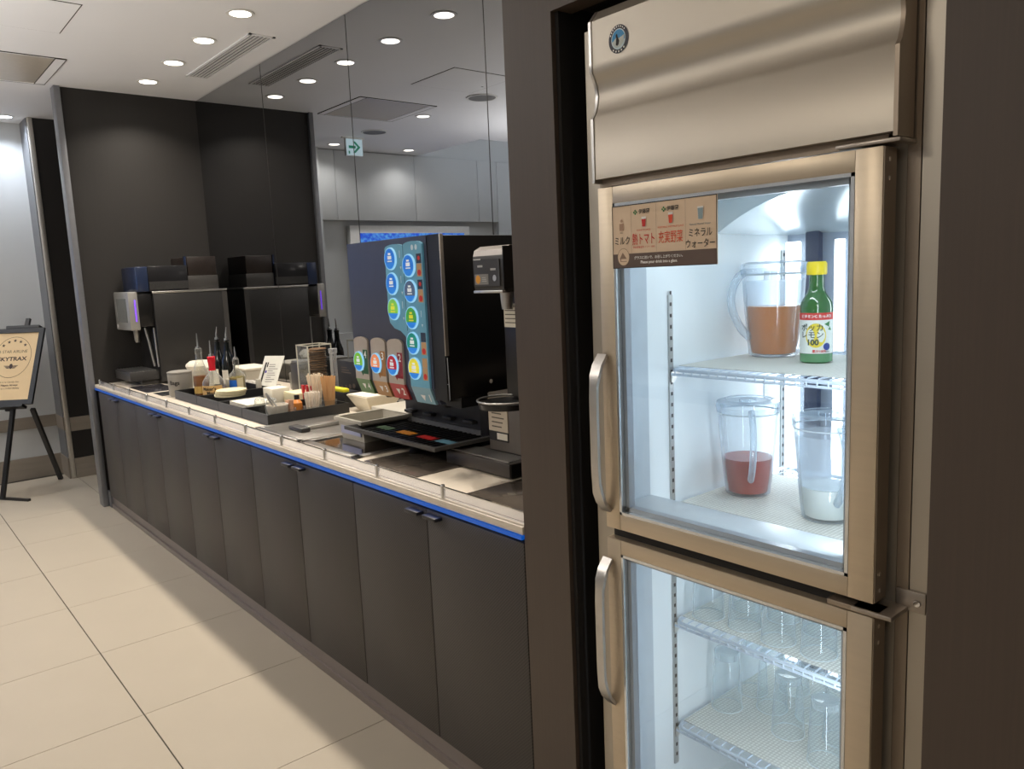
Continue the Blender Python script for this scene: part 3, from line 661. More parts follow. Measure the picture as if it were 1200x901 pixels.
# square paper dish
t = thing('paper_dish', 'off-white square flared paper dish beside the black tray', 'dish', (1.81, 3.2, T))
x, y = 1.815, 3.165
obj('dish_body', frustum_open(x-.095, x+.095, y-.095, y+.095, T+.0005, T+.075, .04, .004), pm('dish_paper', srgb(212, 204, 184), .7), t)
obj('cover', box(NB(), x-.09, x+.09, y-.09, y+.09, T+.0755, T+.079), paper, t)
b = NB(); box(b, 1.70, 1.93, 2.72, 3.0, T+.0005, T+.05, .003); solid('pale_box', 'low pale box behind the grey container', 'box', (1.8, 2.86, T), b, greyC)

# ------------------------------------------------------------------ coffee machine
t = thing('coffee_machine', 'large black coffee machine with clear bean hoppers at the far end of the counter', 'coffee machine', (1.7, 5.42, T))
yn, yf = 5.24, 5.62
obj('housing', box(NB(), 1.47, 1.935, yn, yf, T+.012, 1.395, .006), pm('machine_black', srgb(38, 37, 36), .35), t)
obj('top_trim', box(NB(), 1.465, 1.94, yn-.004, yf, 1.3955, 1.408, .002), steelM, t)
obj('side_edge', box(NB(), 1.905, 1.937, yn-.004, yn-.0005, T+.02, 1.39), darkGr, t)
obj('head', box(NB(), 1.385, 1.4695, yn+.02, yf-.01, 1.19, 1.395, .004), satinB, t)
hd = obj('display_housing', box(NB(), 1.325, 1.384, yn+.02, yn+.36, 1.17, 1.412, .008), pm('silver_plastic', srgb(150, 148, 142), .4, .3), t)
obj('screen', box(NB(), 1.3235, 1.3249, yn+.07, yn+.30, 1.22, 1.37), pm('screen_grey', srgb(120, 122, 118), .2), hd)
obj('keypad', box(NB(), 1.3232, 1.3234, yn+.30, yn+.33, 1.185, 1.205), white, hd)
obj('light_line', box(NB(), 1.36, 1.366, yn+.014, yn+.0195, 1.225, 1.36), emat('violet_glow', (.22, .06, 1), 1.6), t, 'glowing violet line')
obj('spout', tube(NB(), [(1.40, yn+.19, 1.169), (1.40, yn+.19, 1.10), (1.40, yn+.19, 1.085)], .018, 12, [.022, .018, .012]), greyMetal, t)
obj('milk_tube', tube(NB(), [(1.43, yn+.1, 1.18), (1.44, yn+.09, 1.1), (1.46, yn+.08, .93)], .008, 8), steelM, t)
obj('steam_wand', tube(NB(), [(1.46, yn+.02, 1.18), (1.462, yn+.02, 1.1), (1.463, yn+.01, .93)], .006, 8), steelM, t)
dt = obj('drip_tray', box(NB(), 1.29, 1.469, yn+.03, yf, .85, .908, .004), darkGr, t)
b = NB()
for k in range(9): box(b, 1.30+.018*k, 1.308+.018*k, yn+.04, yf-.01, .9081, .912)
obj('grate', b, greyMetal, dt)
obj('tray_base', box(NB(), 1.36, 1.469, yn+.05, yf, T+.003, .8499, .003), darkGr, t)
blu = clear('hopper_clear', (.35, .42, .55), .08, (.15, .2, .3), .4, base=.15)
h1 = obj('bean_hopper', box(NB(), 1.385, 1.455, yn+.01, yf-.04, 1.4085, 1.565, .006), pm('hopper_blue', srgb(38, 48, 72), .2), t, 'bluish bean hopper end')
h2 = obj('bean_hopper', box(NB(), 1.456, 1.70, yn+.01, yf-.04, 1.4085, 1.568, .006), pm('hopper_dark', srgb(34, 34, 36), .15), t)
obj('beans', box(NB(), 1.458, 1.698, yn+.0085, yn+.0098, 1.42, 1.47), pm('beans', srgb(42, 41, 40), .5, noise=.4, nscale=(120, 120, 120)), h2)
h3 = obj('bean_hopper', box(NB(), 1.702, 1.90, yn+.03, yf-.02, 1.4085, 1.50, .004), darkGr, t, 'taller dark hopper')
obj('beans', box(NB(), 1.708, 1.895, yn+.03, yf-.02, 1.5001, 1.622, .004), pm('bean_brown', srgb(34, 26, 22), .4, noise=.5, nscale=(150, 150, 150)), h3)
obj('hopper_edge', box(NB(), 1.690, 1.7015, yn+.028, yn+.045, 1.4085, 1.625), pm('hopper_blue', srgb(38, 48, 72), .2), t)

# ------------------------------------------------------------------ soda dispenser
XS = 1.40
t = thing('soda_dispenser', 'tall black soda dispenser with blue backlit button panel and four taps', 'drink dispenser', (1.65, 2.28, T))
yl, yr = 2.566, 1.987
obj('housing', box(NB(), XS+.012, 1.93, yr+.002, yl-.002, 1.035, 1.548, .004), satinB, t)
obj('front_panel', prism(NB(), [(XS, 1.552), (XS+.0119, 1.552), (XS+.0119, 1.035), (XS+.045, 1.010), (XS+.024, 1.010), (XS, 1.066)], 1, yr+.071, yl), slate, t)
obj('corner_panel', prism(NB(), [(XS+.002, 1.552), (XS+.0119, 1.552), (XS+.0119, 1.03), (XS+.002, 1.03)], 1, yr+.003, yr+.070), satinB, t)
obj('side_trim', box(NB(), XS+.0, XS+.013, yr-.003, yr+.0018, 1.175, 1.552, .001), pm('champagne_trim', (.5, .46, .40), .3, .8), t)
obj('hinge_wire', tube(NB(), [(XS+.004, yr-.004, 1.17), (XS+.006, yr-.004, 1.055), (XS+.006, yr-.004, 1.035)], .0015, 6), chrome, t)
obj('hinge_wire', tube(NB(), [(XS+.004, yr-.003, 1.085), (XS+.004, yr+.06, 1.085)], .0015, 6), chrome, t)
b = NB(); lathe(b, 0, 0, [(.007, 0), (.007, .004)], 12)
for v in b.verts: v.co = Vector((1.575, yr+.001-v.co.z, 1.075)) + Vector((v.co.x, 0, v.co.y))
obj('screw', b, chrome, t)
obj('underside', box(NB(), XS+.06, 1.62, yr+.01, yl-.01, 1.0, 1.0345), blackPl, t)
sb = obj('splash_back', box(NB(), 1.60, 1.66, 2.035, 2.556, .86, .9995), pm('splash_grey', srgb(56, 56, 60), .3), t)
for k in range(4):
    yb = 2.10+.125*k
    obj('cup_rest', box(NB(), 1.575, 1.5995, yb, yb+.055, .915, .925, .002), darkGr, sb)
obj('support', box(NB(), 1.56, 1.93, yr+.005, 2.034, .83, 1.0345), satinB, t)
# tray
tr = NB(); rx0, rx1, ry0, ry1 = 1.325, 1.598, 1.965, 2.545
o1 = [(rx0+.09, ry0+.16, .845), (rx1-.03, ry0+.1, .845), (rx1-.03, ry1-.1, .845), (rx0+.09, ry1-.16, .845)]
o2 = [(rx0, ry0, .885), (rx1, ry0, .885), (rx1, ry1, .885), (rx0, ry1, .885)]
o3 = [(a, b_2, .897) for a, b_2, c_ in o2]
i2 = [(rx0+.012, ry0+.012, .897), (rx1-.012, ry0+.012, .897), (rx1-.012, ry1-.012, .897), (rx0+.012, ry1-.012, .897)]
i1 = [(rx0+.03, ry0+.03, .880), (rx1-.02, ry0+.03, .880), (rx1-.02, ry1-.03, .880), (rx0+.03, ry1-.03, .880)]
L_ = [[tr.verts.new(p) for p in q] for q in (o1, o2, o3, i2, i1)]
tr.faces.new(L_[0]); tr.faces.new(L_[4])
for A, B in zip(L_, L_[1:]):
    for k in range(4): tr.faces.new((A[k], A[(k+1) % 4], B[(k+1) % 4], B[k]))
dt = obj('drip_tray', tr, darkGr, t, smooth=False)
b = NB()
for k in range(20):
    y = 2.0+.0268*k; box(b, rx0+.032, rx1-.022, y, y+.007, .8802, .884)
obj('grate', b, blackPl, dt)
obj('foot', lathe(NB(), 1.445, 2.25, [(.032, T+.0035), (.026, T+.01), (.018, .8455)], 20), satinB, t)
obj('foot', box(NB(), 1.6, 1.9, 2.1, 2.5, T+.0035, .8599), satinB, t)
cols = [(2.503, srgb(96, 130, 80), srgb(110, 180, 40), '4', srgb(34, 86, 44)), (2.383, srgb(178, 132, 78), srgb(224, 134, 84), '3', srgb(160, 108, 46)), (2.272, srgb(178, 52, 52), srgb(170, 26, 44), '2', srgb(140, 22, 34))]
# reflective drink marks on the grate
for (yc, mc) in ((2.44, srgb(70, 100, 66)), (2.30, srgb(226, 146, 30)), (2.17, srgb(196, 40, 36)), (2.06, srgb(110, 160, 180))):
    obj('drink_mark', box(NB(), 1.42, 1.455, yc-.045, yc+.045, .8842, .8856), pm('mark_%d' % int(yc*100), mc, .5), dt)
colM = pm('tap_cover', srgb(176, 164, 150), .4)
def plate_yz(pts, x, th, mat, name, parent, lab=None):
    b = NB(); prism(b, pts, 0, x-th, x); return obj(name, b, mat, parent, lab)
def blade(y0, y1, ztop, name, mat, mat2, parent):
    """tap cover: straight upper plate with rounded top, then a lip leaning back"""
    n = 9; yc = (y0+y1)/2; hw = (y1-y0)/2; top = [(yc+hw*math.cos(math.pi*k/(n-1)), ztop-.016+.016*math.sin(math.pi*k/(n-1))) for k in range(n)]
    b = NB(); prism(b, [(y0, 1.066)]+[(y1, 1.066)]+top, 0, XS-.008, XS-.0002); u = obj(name, b, mat, parent)
    b = NB(); x0, x1 = XS-.008, XS+.012
    hexa(b, [(x1, y0, 1.012), (x1+.009, y0, 1.012), (x1+.009, y1, 1.012), (x1, y1, 1.012), (x0, y0, 1.0658), (x0+.008, y0, 1.0658), (x0+.008, y1, 1.0658), (x0, y1, 1.0658)])
    obj('lip', b, mat2, u)
    return u
def button(yc, zc, c1, c2, parent, rr=.035):
    b = NB(); poly(b, ell(0, 0, rr, rr*1.06, 28), (0, 0, 0), (0, -1, 0), ZU)
    r = bmesh.ops.extrude_face_region(b, geom=list(b.faces)); [setattr(v, 'co', v.co+Vector((-.006, 0, 0))) for v in r['geom'] if isinstance(v, bmesh.types.BMVert)]
    for v in b.verts: v.co += Vector((XS-.0085, yc, zc))
    bt = obj('button', b, emat('button_ring', (.35, .72, 1.0), .75), parent)
    b = NB(); q = rr*.90; poly(b, ell(0, 0, q, q*1.06, 22, math.radians(-25), math.radians(205)), (XS-.0152, yc, zc), YR, ZU)
    obj('upper_face', b, pm('btn_%d_%d' % (yc*1000, zc*1000), c1, .4, em=c1, es=.35, noise=.25, nscale=(60, 60, 60)), bt)
    b = NB(); poly(b, ell(0, 0, q, q*1.06, 14, math.radians(205), math.radians(335)), (XS-.0152, yc, zc), YR, ZU)
    obj('lower_face', b, pm('btn_blue', srgb(30, 120, 210), .4, em=srgb(30, 120, 210), es=.4), bt)
    b = NB()
    if c2 is not None:
        poly(b, rectp(-.012, .012, -.002, .010), (XS-.0156, yc, zc), YR, ZU); poly(b, rectp(-.008, .008, .013, .019), (XS-.0156, yc, zc), YR, ZU); poly(b, rectp(-.014, .014, -.010, -.006), (XS-.0156, yc, zc), YR, ZU)
        obj('print', b, pm('btn_print_%d' % int(sum(c2)*1000), c2, .5, em=c2, es=.2), bt)
    else: b.free()
bluP = pm('menu_blue', srgb(96, 150, 170), .35, em=srgb(90, 150, 175), es=.12)
# blue menu panel: two merged columns
z1 = 1.538
n = 9
def arc(yc, hw, zt): return [(yc+hw*math.cos(math.pi*k/(n-1)), zt-.012+.012*math.sin(math.pi*k/(n-1))) for k in range(n)]
pl = [(2.295, 1.30), (2.288, 1.274), (2.262, 1.256), (2.225, 1.248), (2.195, 1.23), (2.184, 1.20), (2.182, 1.066), (2.072, 1.066)]+list(reversed(arc(2.127, .055, z1)[:]))[::-1][:0]
right_arc = [(2.127-.055*math.cos(math.pi*k/(n-1)), z1-.012+.012*math.sin(math.pi*k/(n-1))) for k in range(n)]
left_arc = [(2.238-.057*math.cos(math.pi*k/(n-1)), z1-.016+.012*math.sin(math.pi*k/(n-1))) for k in range(n)]
b = NB(); prism(b, pl+right_arc+left_arc, 0, XS-.008, XS-.0002); mpn = obj('menu_panel', b, bluP, t, 'blue backlit menu panel')
b = NB(); box(b, XS-.0087, XS-.0081, 2.181, 2.1835, 1.25, 1.53); obj('seam', b, pm('seam_blue', srgb(50, 88, 105), .5), mpn)
b = NB(); hexa(b, [(XS+.013, 2.072, 1.010), (XS+.022, 2.072, 1.010), (XS+.022, 2.182, 1.010), (XS+.013, 2.182, 1.010), (XS-.008, 2.072, 1.0658), (XS, 2.072, 1.0658), (XS, 2.182, 1.0658), (XS-.008, 2.182, 1.0658)])
lip1 = obj('tap_lip', b, pm('pale_blue_tap', srgb(132, 172, 186), .4), t)
wB = srgb(230, 236, 240)
sky = srgb(20, 110, 205)
for yc, zc, c1, c2 in ((2.255, 1.487, sky, wB), (2.254, 1.405, sky, wB), (2.254, 1.321, srgb(120, 190, 70), srgb(230, 230, 60)),
                       (2.146, 1.461, sky, wB), (2.145, 1.379, srgb(70, 90, 120), wB), (2.146, 1.293, srgb(60, 150, 60), srgb(230, 220, 40)), (2.149, 1.210, srgb(10, 130, 115), wB), (2.148, 1.127, srgb(220, 210, 60), wB)):
    button(yc, zc, c1, c2, mpn)
b = NB()
for zc, h_ in ((1.487, '1'), (1.405, '1'), (1.321, '1')): text(b, h_, .034, (XS-.0085, 2.203, zc+.012), YR, ZU)
text(b, '1', .03, (XS-.0085, 2.096, 1.305), YR, ZU)
for y_, z_ in ((2.20, 1.455), (2.20, 1.373), (2.20, 1.289), (2.093, 1.268)): poly(b, [(-.005, .005), (.005, .005), (0, -.005)], (XS-.0085, y_, z_), YR, ZU)
for k in range(2): poly(b, ell(-.01+.022*k, 0, .007, .009, 12), (XS-.0085, 2.117, 1.518), YR, ZU)
obj('lettering', b, pm('pale_print', srgb(200, 216, 222), .5), mpn)
for zc in (1.461, 1.379, 1.21, 1.127):
    b = NB(); poly(b, rectp(-.014, .014, .006, .036), (XS-.0086, 2.092, zc), YR, ZU); obj('upper_tag', b, pm('tag_navy', srgb(30, 44, 66), .5) if zc > 1.15 else pm('tag_tan', srgb(190, 150, 100), .5), mpn)
    b = NB(); poly(b, rectp(-.014, .014, -.036, .005), (XS-.0086, 2.092, zc), YR, ZU); obj('lower_tag', b, pm('tag_tan', srgb(190, 150, 100), .5), mpn)
    b = NB(); poly(b, ell(0, -.024, .010, .010, 14), (XS-.009, 2.092, zc), YR, ZU); obj('red_dot', b, inkR, mpn)
    if zc > 1.3:
        b = NB(); poly(b, ell(0, .022, .007, .007, 12), (XS-.009, 2.092, zc), YR, ZU); obj('red_dot', b, inkR, mpn)
def lipframe(y):   # origin, right and up on the leaning lip
    u = (Vector((XS-.008, 0, 1.066))-Vector((XS+.012, 0, 1.012))).normalized(); n = YR.cross(u)
    o = (Vector((XS-.008, y, 1.066))+Vector((XS+.012, y, 1.012)))/2
    return o, u, n
for yc, lc, bc, num, tc_ in cols:
    u = blade(yc-.048, yc+.048, 1.22, 'tap_cover', colM, pm('lip_'+num, lc, .4), t)
    button(yc+.012, 1.130, bc, wB, u, .034)
    b = NB(); poly(b, rectp(-.016, .016, -.044, .044), (XS-.0088, yc-.03, 1.130), YR, ZU); poly(b, [(-.015, .010), (.015, .010), (0, -.010)], (XS-.0088, yc-.006, 1.10-.012+.0), YR, ZU); obj('number_tag', b, pm('tag_'+num, tc_, .5), u)
    b = NB(); text(b, num, .036, (XS-.0092, yc-.03, 1.155), YR, ZU, .0006)
    o, uu, nn = lipframe(yc); off = -nn*0.0008 if nn.x > 0 else nn*.0008
    text(b, num, .036, o+YR*.028+off, YR, uu, .0008); poly(b, [(-.016, .010), (.008, .010), (-.004, -.012)], o+off, YR, uu)
    obj('lettering', b, inkW, u)
o, uu, nn = lipframe(2.127); off = -nn*0.0008 if nn.x > 0 else nn*.0008
b = NB(); text(b, '1', .036, o+YR*.036-uu*.01+off, YR, uu, .0008); poly(b, [(-.016, .010), (.012, .010), (0, -.012)], o-uu*.01+off, YR, uu)
obj('lettering', b, inkW, lip1)
for yc in (2.503, 2.383, 2.272, 2.127):
    obj('nozzle', lathe(NB(), XS+.10, yc, [(.012, .985), (.02, .9999)], 16), blackPl, t)

# ------------------------------------------------------------------ beer / water dispenser by the pillar
t = thing('tap_dispenser', 'dark dispenser with a control head and round cup ring beside the brown pillar', 'drink dispenser', (1.6, 1.65, T))
obj('base_box', box(NB(), 1.50, 1.93, 1.45, 1.912, T+.052, 1.055, .004), pm('base_grey', srgb(120, 112, 104), .35, .5), t)
obj('column', box(NB(), 1.48, 1.93, 1.45, 1.79, 1.0555, 1.368, .004), pm('column_dark', srgb(46, 43, 40), .35, .4), t)
hm = pm('head_dark', srgb(58, 55, 52), .32, .5)
hb = NB(); prism(hb, [(1.425, 1.375), (1.42, 1.39), (1.42, 1.47), (1.427, 1.49), (1.45, 1.502), (1.58, 1.506), (1.58, 1.37), (1.43, 1.370)], 1, 1.712, 1.848)
hd = obj('control_head', hb, hm, t)
b = NB(); prism(b, [(1.4215, 1.474), (1.4265, 1.4915), (1.45, 1.5035), (1.578, 1.5075), (1.578, 1.5065), (1.4505, 1.5025), (1.4275, 1.4905), (1.4225, 1.4735)], 1, 1.711, 1.849); obj('top_trim', b, pm('trim_bronze', (.30, .27, .24), .3, .9), hd)
obj('bottom_trim', box(NB(), 1.416, 1.44, 1.712, 1.848, 1.368, 1.376, .002), steelM, hd)
obj('side_panel', box(NB(), 1.42, 1.575, 1.7085, 1.7115, 1.38, 1.50), satinB, hd)
obj('fascia', box(NB(), 1.4175, 1.4199, 1.724, 1.840, 1.388, 1.464), darkGr, hd)
obj('sticker', box(NB(), 1.4165, 1.4174, 1.775, 1.838, 1.393, 1.423), pm('sticker_grey', srgb(130, 128, 124), .5), hd)
b = NB(); poly(b, ell(0, 0, .011, .0125, 20), (1.4158, 1.822, 1.408), YR, ZU); obj('gold_mark', b, pm('gold_mark', srgb(220, 150, 30), .5), hd)
b = NB(); text(b, 'CAFE', .009, (1.4157, 1.80, 1.413), YR, ZU) if 0 else None
for a in (rectp(0, .02, -.001, .001), rectp(.0, .022, -.006, -.004), rectp(0, .018, .004, .006)): poly(b, a, (1.4157, 1.804, 1.408), YR, ZU)
for a in (rectp(-.012, .012, -.003, .003), ): poly(b, a, (1.4168, 1.752, 1.436), YR, ZU); poly(b, a, (1.4168, 1.812, 1.446), YR, ZU)
poly(b, rectp(-.022, .012, -.002, .002), (1.4168, 1.82, 1.470-.004), YR, ZU); obj('lettering', b, pm('print_grey', srgb(180, 178, 172), .5), hd)
b = NB(); poly(b, ell(0, 0, .008, .009, 16), (1.4168, 1.747, 1.411), YR, ZU); obj('key_lock', b, chrome, hd)
b = NB(); lathe(b, 1.45, 1.735, [(.016, 1.32), (.02, 1.369)], 16); obj('valve', b, steelM, t)
obj('notice', box(NB(), 1.4775, 1.4798, 1.715, 1.785, 1.265, 1.335), paper, t, 'white printed notice')
lb = obj('lower_label', box(NB(), 1.4975, 1.4998, 1.815, 1.908, .935, 1.035), pm('label_beige', srgb(196, 182, 160), .6), t)
obj('label_bar', box(NB(), 1.4975, 1.4998, 1.815, 1.908, .905, .934), inkB, lb)
obj('bar_code', box(NB(), 1.4968, 1.4974, 1.818, 1.868, .910, .930), paper, lb)
b = NB()
for k in range(6): poly(b, rectp(-.03, .03-.006*(k % 3), .03-.014*k, .034-.014*k), (1.4971, 1.862, .988), YR, ZU)
for k in range(5): poly(b, rectp(-.03, .03-.006*(k % 3), .025-.012*k, .028-.012*k), (1.4771, 1.75, 1.30), YR, ZU)
obj('print', b, pm('print_dark', srgb(90, 80, 70), .6), lb)
pts = [(1.415+.085*math.cos(2*math.pi*k/32), 1.715+.085*math.sin(2*math.pi*k/32), 1.062) for k in range(32)]
obj('cup_ring', tube(NB(), pts, .003, 8, cyc=True), greyMetal, t)
obj('cup_ring', lathe(NB(), 1.415, 1.715, [(.03, 1.036), (.08, 1.04), (.083, 1.056), (.06, 1.048)], 32), satinB, t)
obj('ring_arm', box(NB(), 1.48, 1.4995, 1.70, 1.76, 1.036, 1.05), satinB, t)
dt = obj('drip_tray', box(NB(), 1.415, 1.4998, 1.715, 2.035, T+.004, .868, .004), pm('tray_brown', srgb(62, 56, 52), .4), t)
obj('drip_tray', box(NB(), 1.50, 1.93, 1.42, 1.98, T+.004, .868, .004), MATS['tray_brown'], t)
obj('tray_end', box(NB(), 1.42, 1.93, 1.712, 1.7148, T+.005, .866), satinB, t)
b = NB()
for k in range(9):
    x = 1.425+.0085*k; box(b, x, x+.004, 1.73, 2.02, .8682, .872)
obj('grate', b, greyMetal, dt)

# ------------------------------------------------------------------ fridge
XD, XB = 1.155, 1.21
yL, yR_ = 1.165, .518           # body left (far) and right (near)
iy0, iy1 = .585, 1.10           # interior
xi0, xi1 = 1.215, 1.87
t = thing('fridge', 'tall steel fridge with two glass doors built into the dark recess', 'fridge', (1.55, .84, 0))
b = NB()
box(b, XB, 1.93, iy1+.001, yL, .08, 1.9); box(b, XB, 1.93, yR_, iy0-.001, .08, 1.9)
box(b, XB, 1.93, iy0-.001, iy1+.001, 1.60, 1.9); box(b, XB, 1.93, iy0-.001, iy1+.001, .08, .13); box(b, 1.885, 1.93, iy0-.001, iy1+.001, .13, 1.60)
obj('cabinet', b, fridgeM, t)
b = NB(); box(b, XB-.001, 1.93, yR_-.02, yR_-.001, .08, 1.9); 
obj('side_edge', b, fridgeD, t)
obj('filler_strip', box(NB(), XB+.0, XB+.02, .42, yR_-.0215, .05, 1.93), fridgeM, t)
obj('kick_plate', box(NB(), XB+.03, 1.9, yR_, yL, 0, .079), recess, t)
b = NB()   # liner
box(b, xi0, xi1, iy1-.004, iy1, .13, 1.6); box(b, xi0, xi1, iy0, iy0+.004, .13, 1.6); box(b, xi0, xi1, iy0, iy1, 1.596, 1.6); box(b, xi0, xi1, iy0, iy1, .13, .14)
obj('liner', b, liner, t)
b = NB(); box(b, xi0, 1.30, iy1-.010, iy1-.0041, .13, 1.596); obj('door_jamb', b, pm('jamb_grey', srgb(176, 188, 198), .4), t)
obj('cross_rail', box(NB(), XB+.001, 1.30, iy0+.004, iy1-.0101, .862, .925, .003), pm('rail_white', srgb(190, 200, 208), .4), t)
obj('sill', box(NB(), XB+.001, 1.36, iy0+.004, iy1-.0101, .14, .19, .003), MATS['rail_white'], t)
# rear wall with glazed frame and lamps
rw = obj('rear_wall', box(NB(), xi1, xi1+.012, iy0, iy1, .13, 1.6), pm('rear_blue_grey', srgb(120, 132, 148), .4), t)
for a, c, m_ in ((1.0, 1.035, 'mull_dark'), (.80, .83, 'mull_dark')): obj('mullion', box(NB(), xi1-.02, xi1-.0005, a, c, .14, 1.59), pm('mull_dark', srgb(40, 52, 78), .3), rw)
for a, c in ((1.045, 1.085), (.93, .955), (.66, .70)): obj('light_tube', box(NB(), xi1-.03, xi1-.0205, a, c, .2, 1.47, .003), emat('fridge_lamp', (.86, .94, 1), 5), rw)
# arched air duct hood
b = NB(); nx, ny = 8, 16; G = []
for i in range(nx+1):
    x = 1.56+(xi1-1.56)*i/nx; row = []
    for j in range(ny+1):
        y = iy0+.005+(iy1-iy0-.010)*j/ny; s = (y-(iy0+iy1)/2)/((iy1-iy0)/2)
        row.append(b.verts.new((x, y, 1.488+.085*(1-s*s)*(1-i/nx)**.8)))
    G.append(row)
for i in range(nx):
    for j in range(ny): b.faces.new((G[i][j], G[i][j+1], G[i+1][j+1], G[i+1][j]))
tp = [b.verts.new((v.co.x, v.co.y, 1.5955)) for v in G[0]]
for j in range(ny): b.faces.new((G[0][j], G[0][j+1], tp[j+1], tp[j]))
obj('air_duct', b, pm('duct_satin', srgb(168, 180, 186), .22, .35), t)
# shelf tracks
for x, y, z0, z1_ in ((1.382, iy1-.0045, .24, 1.36), (1.845, iy1-.0045, .24, 1.45), (1.382, iy0+.0085, .24, 1.36)):
    b = NB(); box(b, x-.007, x+.007, y-.004, y, z0, z1_); tk = obj('shelf_track', b, pm('track_steel', (.45, .46, .46), .35, .8), t)
    b = NB(); k = z0+.02
    while k < z1_: box(b, x-.003, x+.003, y-.0046, y-.0041, k, k+.008); k += .025
    obj('slots', b, inkB, tk)
b = NB()   # rating plates
for z in (1.10, 1.375): box(b, 1.76, 1.82, iy1-.0052, iy1-.0042, z-.04 if z < 1.2 else z, z+.025)
obj('rating_label', b, pm('rating_grey', srgb(150, 158, 165), .5, noise=.3, nscale=(90, 90, 160)), t)
# shelves
SH = [1.200, .886, .610, .347]
sl = ['topmost', 'second', 'third', 'lowest']
wire0 = None
for i, z in enumerate(SH):
    s = thing('wire_shelf', sl[i]+' white coated wire shelf inside the fridge, with a patterned mat', 'shelf', (1.6, .84, z-.006))
    b = NB(); x0_, x1_, y0_, y1_ = 1.375, 1.838, iy0+.012, iy1-.014
    tube(b, [(x0_, y0_, z-.006), (x0_, y1_-.02, z-.006), (x0_+.006, y1_-.006, z-.006), (x0_+.02, y1_, z-.006), (x1_, y1_, z-.006), (x1_, y0_, z-.006)], .0042, 8, cyc=True)
    tube(b, [(x0_, y0_, z-.016), (x0_, y1_, z-.016)], .003, 6); tube(b, [(1.6, y0_, z-.009), (1.6, y1_, z-.009)], .0028, 6)
    obj('frame', b, wireM, s)
    m = 22
    for k in range(m):
        y = y0_+.012+(y1_-y0_-.024)*k/(m-1)
        if i == 0 and k == 0:
            wb = NB(); tube(wb, [(x0_-.002, 0, -.016), (x0_-.0025, 0, -.006), (x0_+.006, 0, -.0015), (x1_, 0, -.0015)], .0018, 6)
            for v in wb.verts: v.co += Vector((0, y, z))
            wire0 = obj('wire', wb, wireM, s); wy, wz = y, z
        else: piece('wire', wire0, s, (0, y-wy, 0))
    xe = 1.74 if i < 2 else 1.82
    b = NB(); box(b, x0_+.022, xe, y0_+.004, y1_-.004, z+.0005, z+.002)
    obj('mat', b, matM, s)
    b = NB(); prism(b, [(1.378, z-.011), (1.41, z-.011), (1.385, z-.035), (1.378, z-.035)], 1, y1_+.001, y1_+.0045); obj('clip', b, steelM, s)
# header panel
prof = [(XD, 1.597), (XD, 1.713), (XD+.007, 1.722), (XD+.013, 1.738), (XD+.016, 1.757), (XD+.013, 1.775), (XD+.006, 1.79), (XD, 1.80), (XD, 1.815), (XD, 1.893), (XD+.02, 1.915), (XD+.05, 1.918), (XD+.05, 1.597)]
b = NB(); prism(b, prof, 1, .515, 1.093)
hp = obj('header_panel', b, fridgeM, t, ang=40)
b = NB(); prism(b, [(x_-.002, z_) for x_, z_ in prof[:11]]+[(XD+.05, 1.92), (XD+.05, 1.59), (XD-.002, 1.59)], 1, 1.0935, 1.1); obj('end_cap', b, steelM, hp)
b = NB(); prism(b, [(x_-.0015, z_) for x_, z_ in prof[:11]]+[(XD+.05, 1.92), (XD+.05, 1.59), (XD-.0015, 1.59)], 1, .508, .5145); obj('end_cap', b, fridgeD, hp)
b = NB(); box(b, XD+.02, XB-.001, .53, 1.10, 1.583, 1.5965); obj('header_gap', b, fridgeD, t)
# emblem
em = NB(); eo = Vector((XD-.0008, 1.024, 1.845)); poly(em, ell(0, 0, .0245, .0255, 36), eo, YR, ZU); e0 = obj('emblem', em, pm('emblem_navy', srgb(24, 24, 40), .4), hp)
b = NB(); poly(b, ell(0, 0, .0175, .0185, 30), eo+Vector((-.0003, 0, 0)), YR, ZU); obj('emblem_ring', b, pm('emblem_pale', srgb(196, 214, 220), .4), e0)
b = NB(); poly(b, ell(0, 0, .0158, .0168, 24, math.radians(-10), math.radians(190)), eo+Vector((-.0006, 0, 0)), YR, ZU); obj('emblem_sky', b, pm('emblem_blue', srgb(30, 135, 190), .4), e0)
b = NB(); poly(b, [(-.015, -.004), (-.004, .004), (.002, .001), (.015, .005), (.013, -.008), (.005, -.014), (-.005, -.015), (-.012, -.010)], eo+Vector((-.0009, 0, 0)), YR, ZU); obj('emblem_ice', b, pm('emblem_ice', srgb(190, 198, 192), .4), e0)
b = NB(); poly(b, [(-.006, -.010), (-.0045, .002), (-.006, .007), (-.0045, .0095), (-.002, .009), (-.0008, .004), (.003, -.004), (.001, -.010), (-.002, -.012)], eo+Vector((-.0012, 0, 0)), YR, ZU); obj('emblem_bird', b, inkB, e0)
b = NB()
for k in range(5):
    a = math.radians(-130+20*k+0) if 0 else math.radians(-126+19*k); poly(b, ell(.021*math.cos(a), .0222*math.sin(a), .0017, .0019, 8), eo+Vector((-.0009, 0, 0)), YR, ZU)
for k in range(9):
    a = math.radians(155-14*k); poly(b, rectp(.0208*math.cos(a)-.0012, .0208*math.cos(a)+.0012, .0222*math.sin(a)-.0014, .0222*math.sin(a)+.0014), eo+Vector((-.0009, 0, 0)), YR, ZU)
obj('emblem_marks', b, inkW, e0)
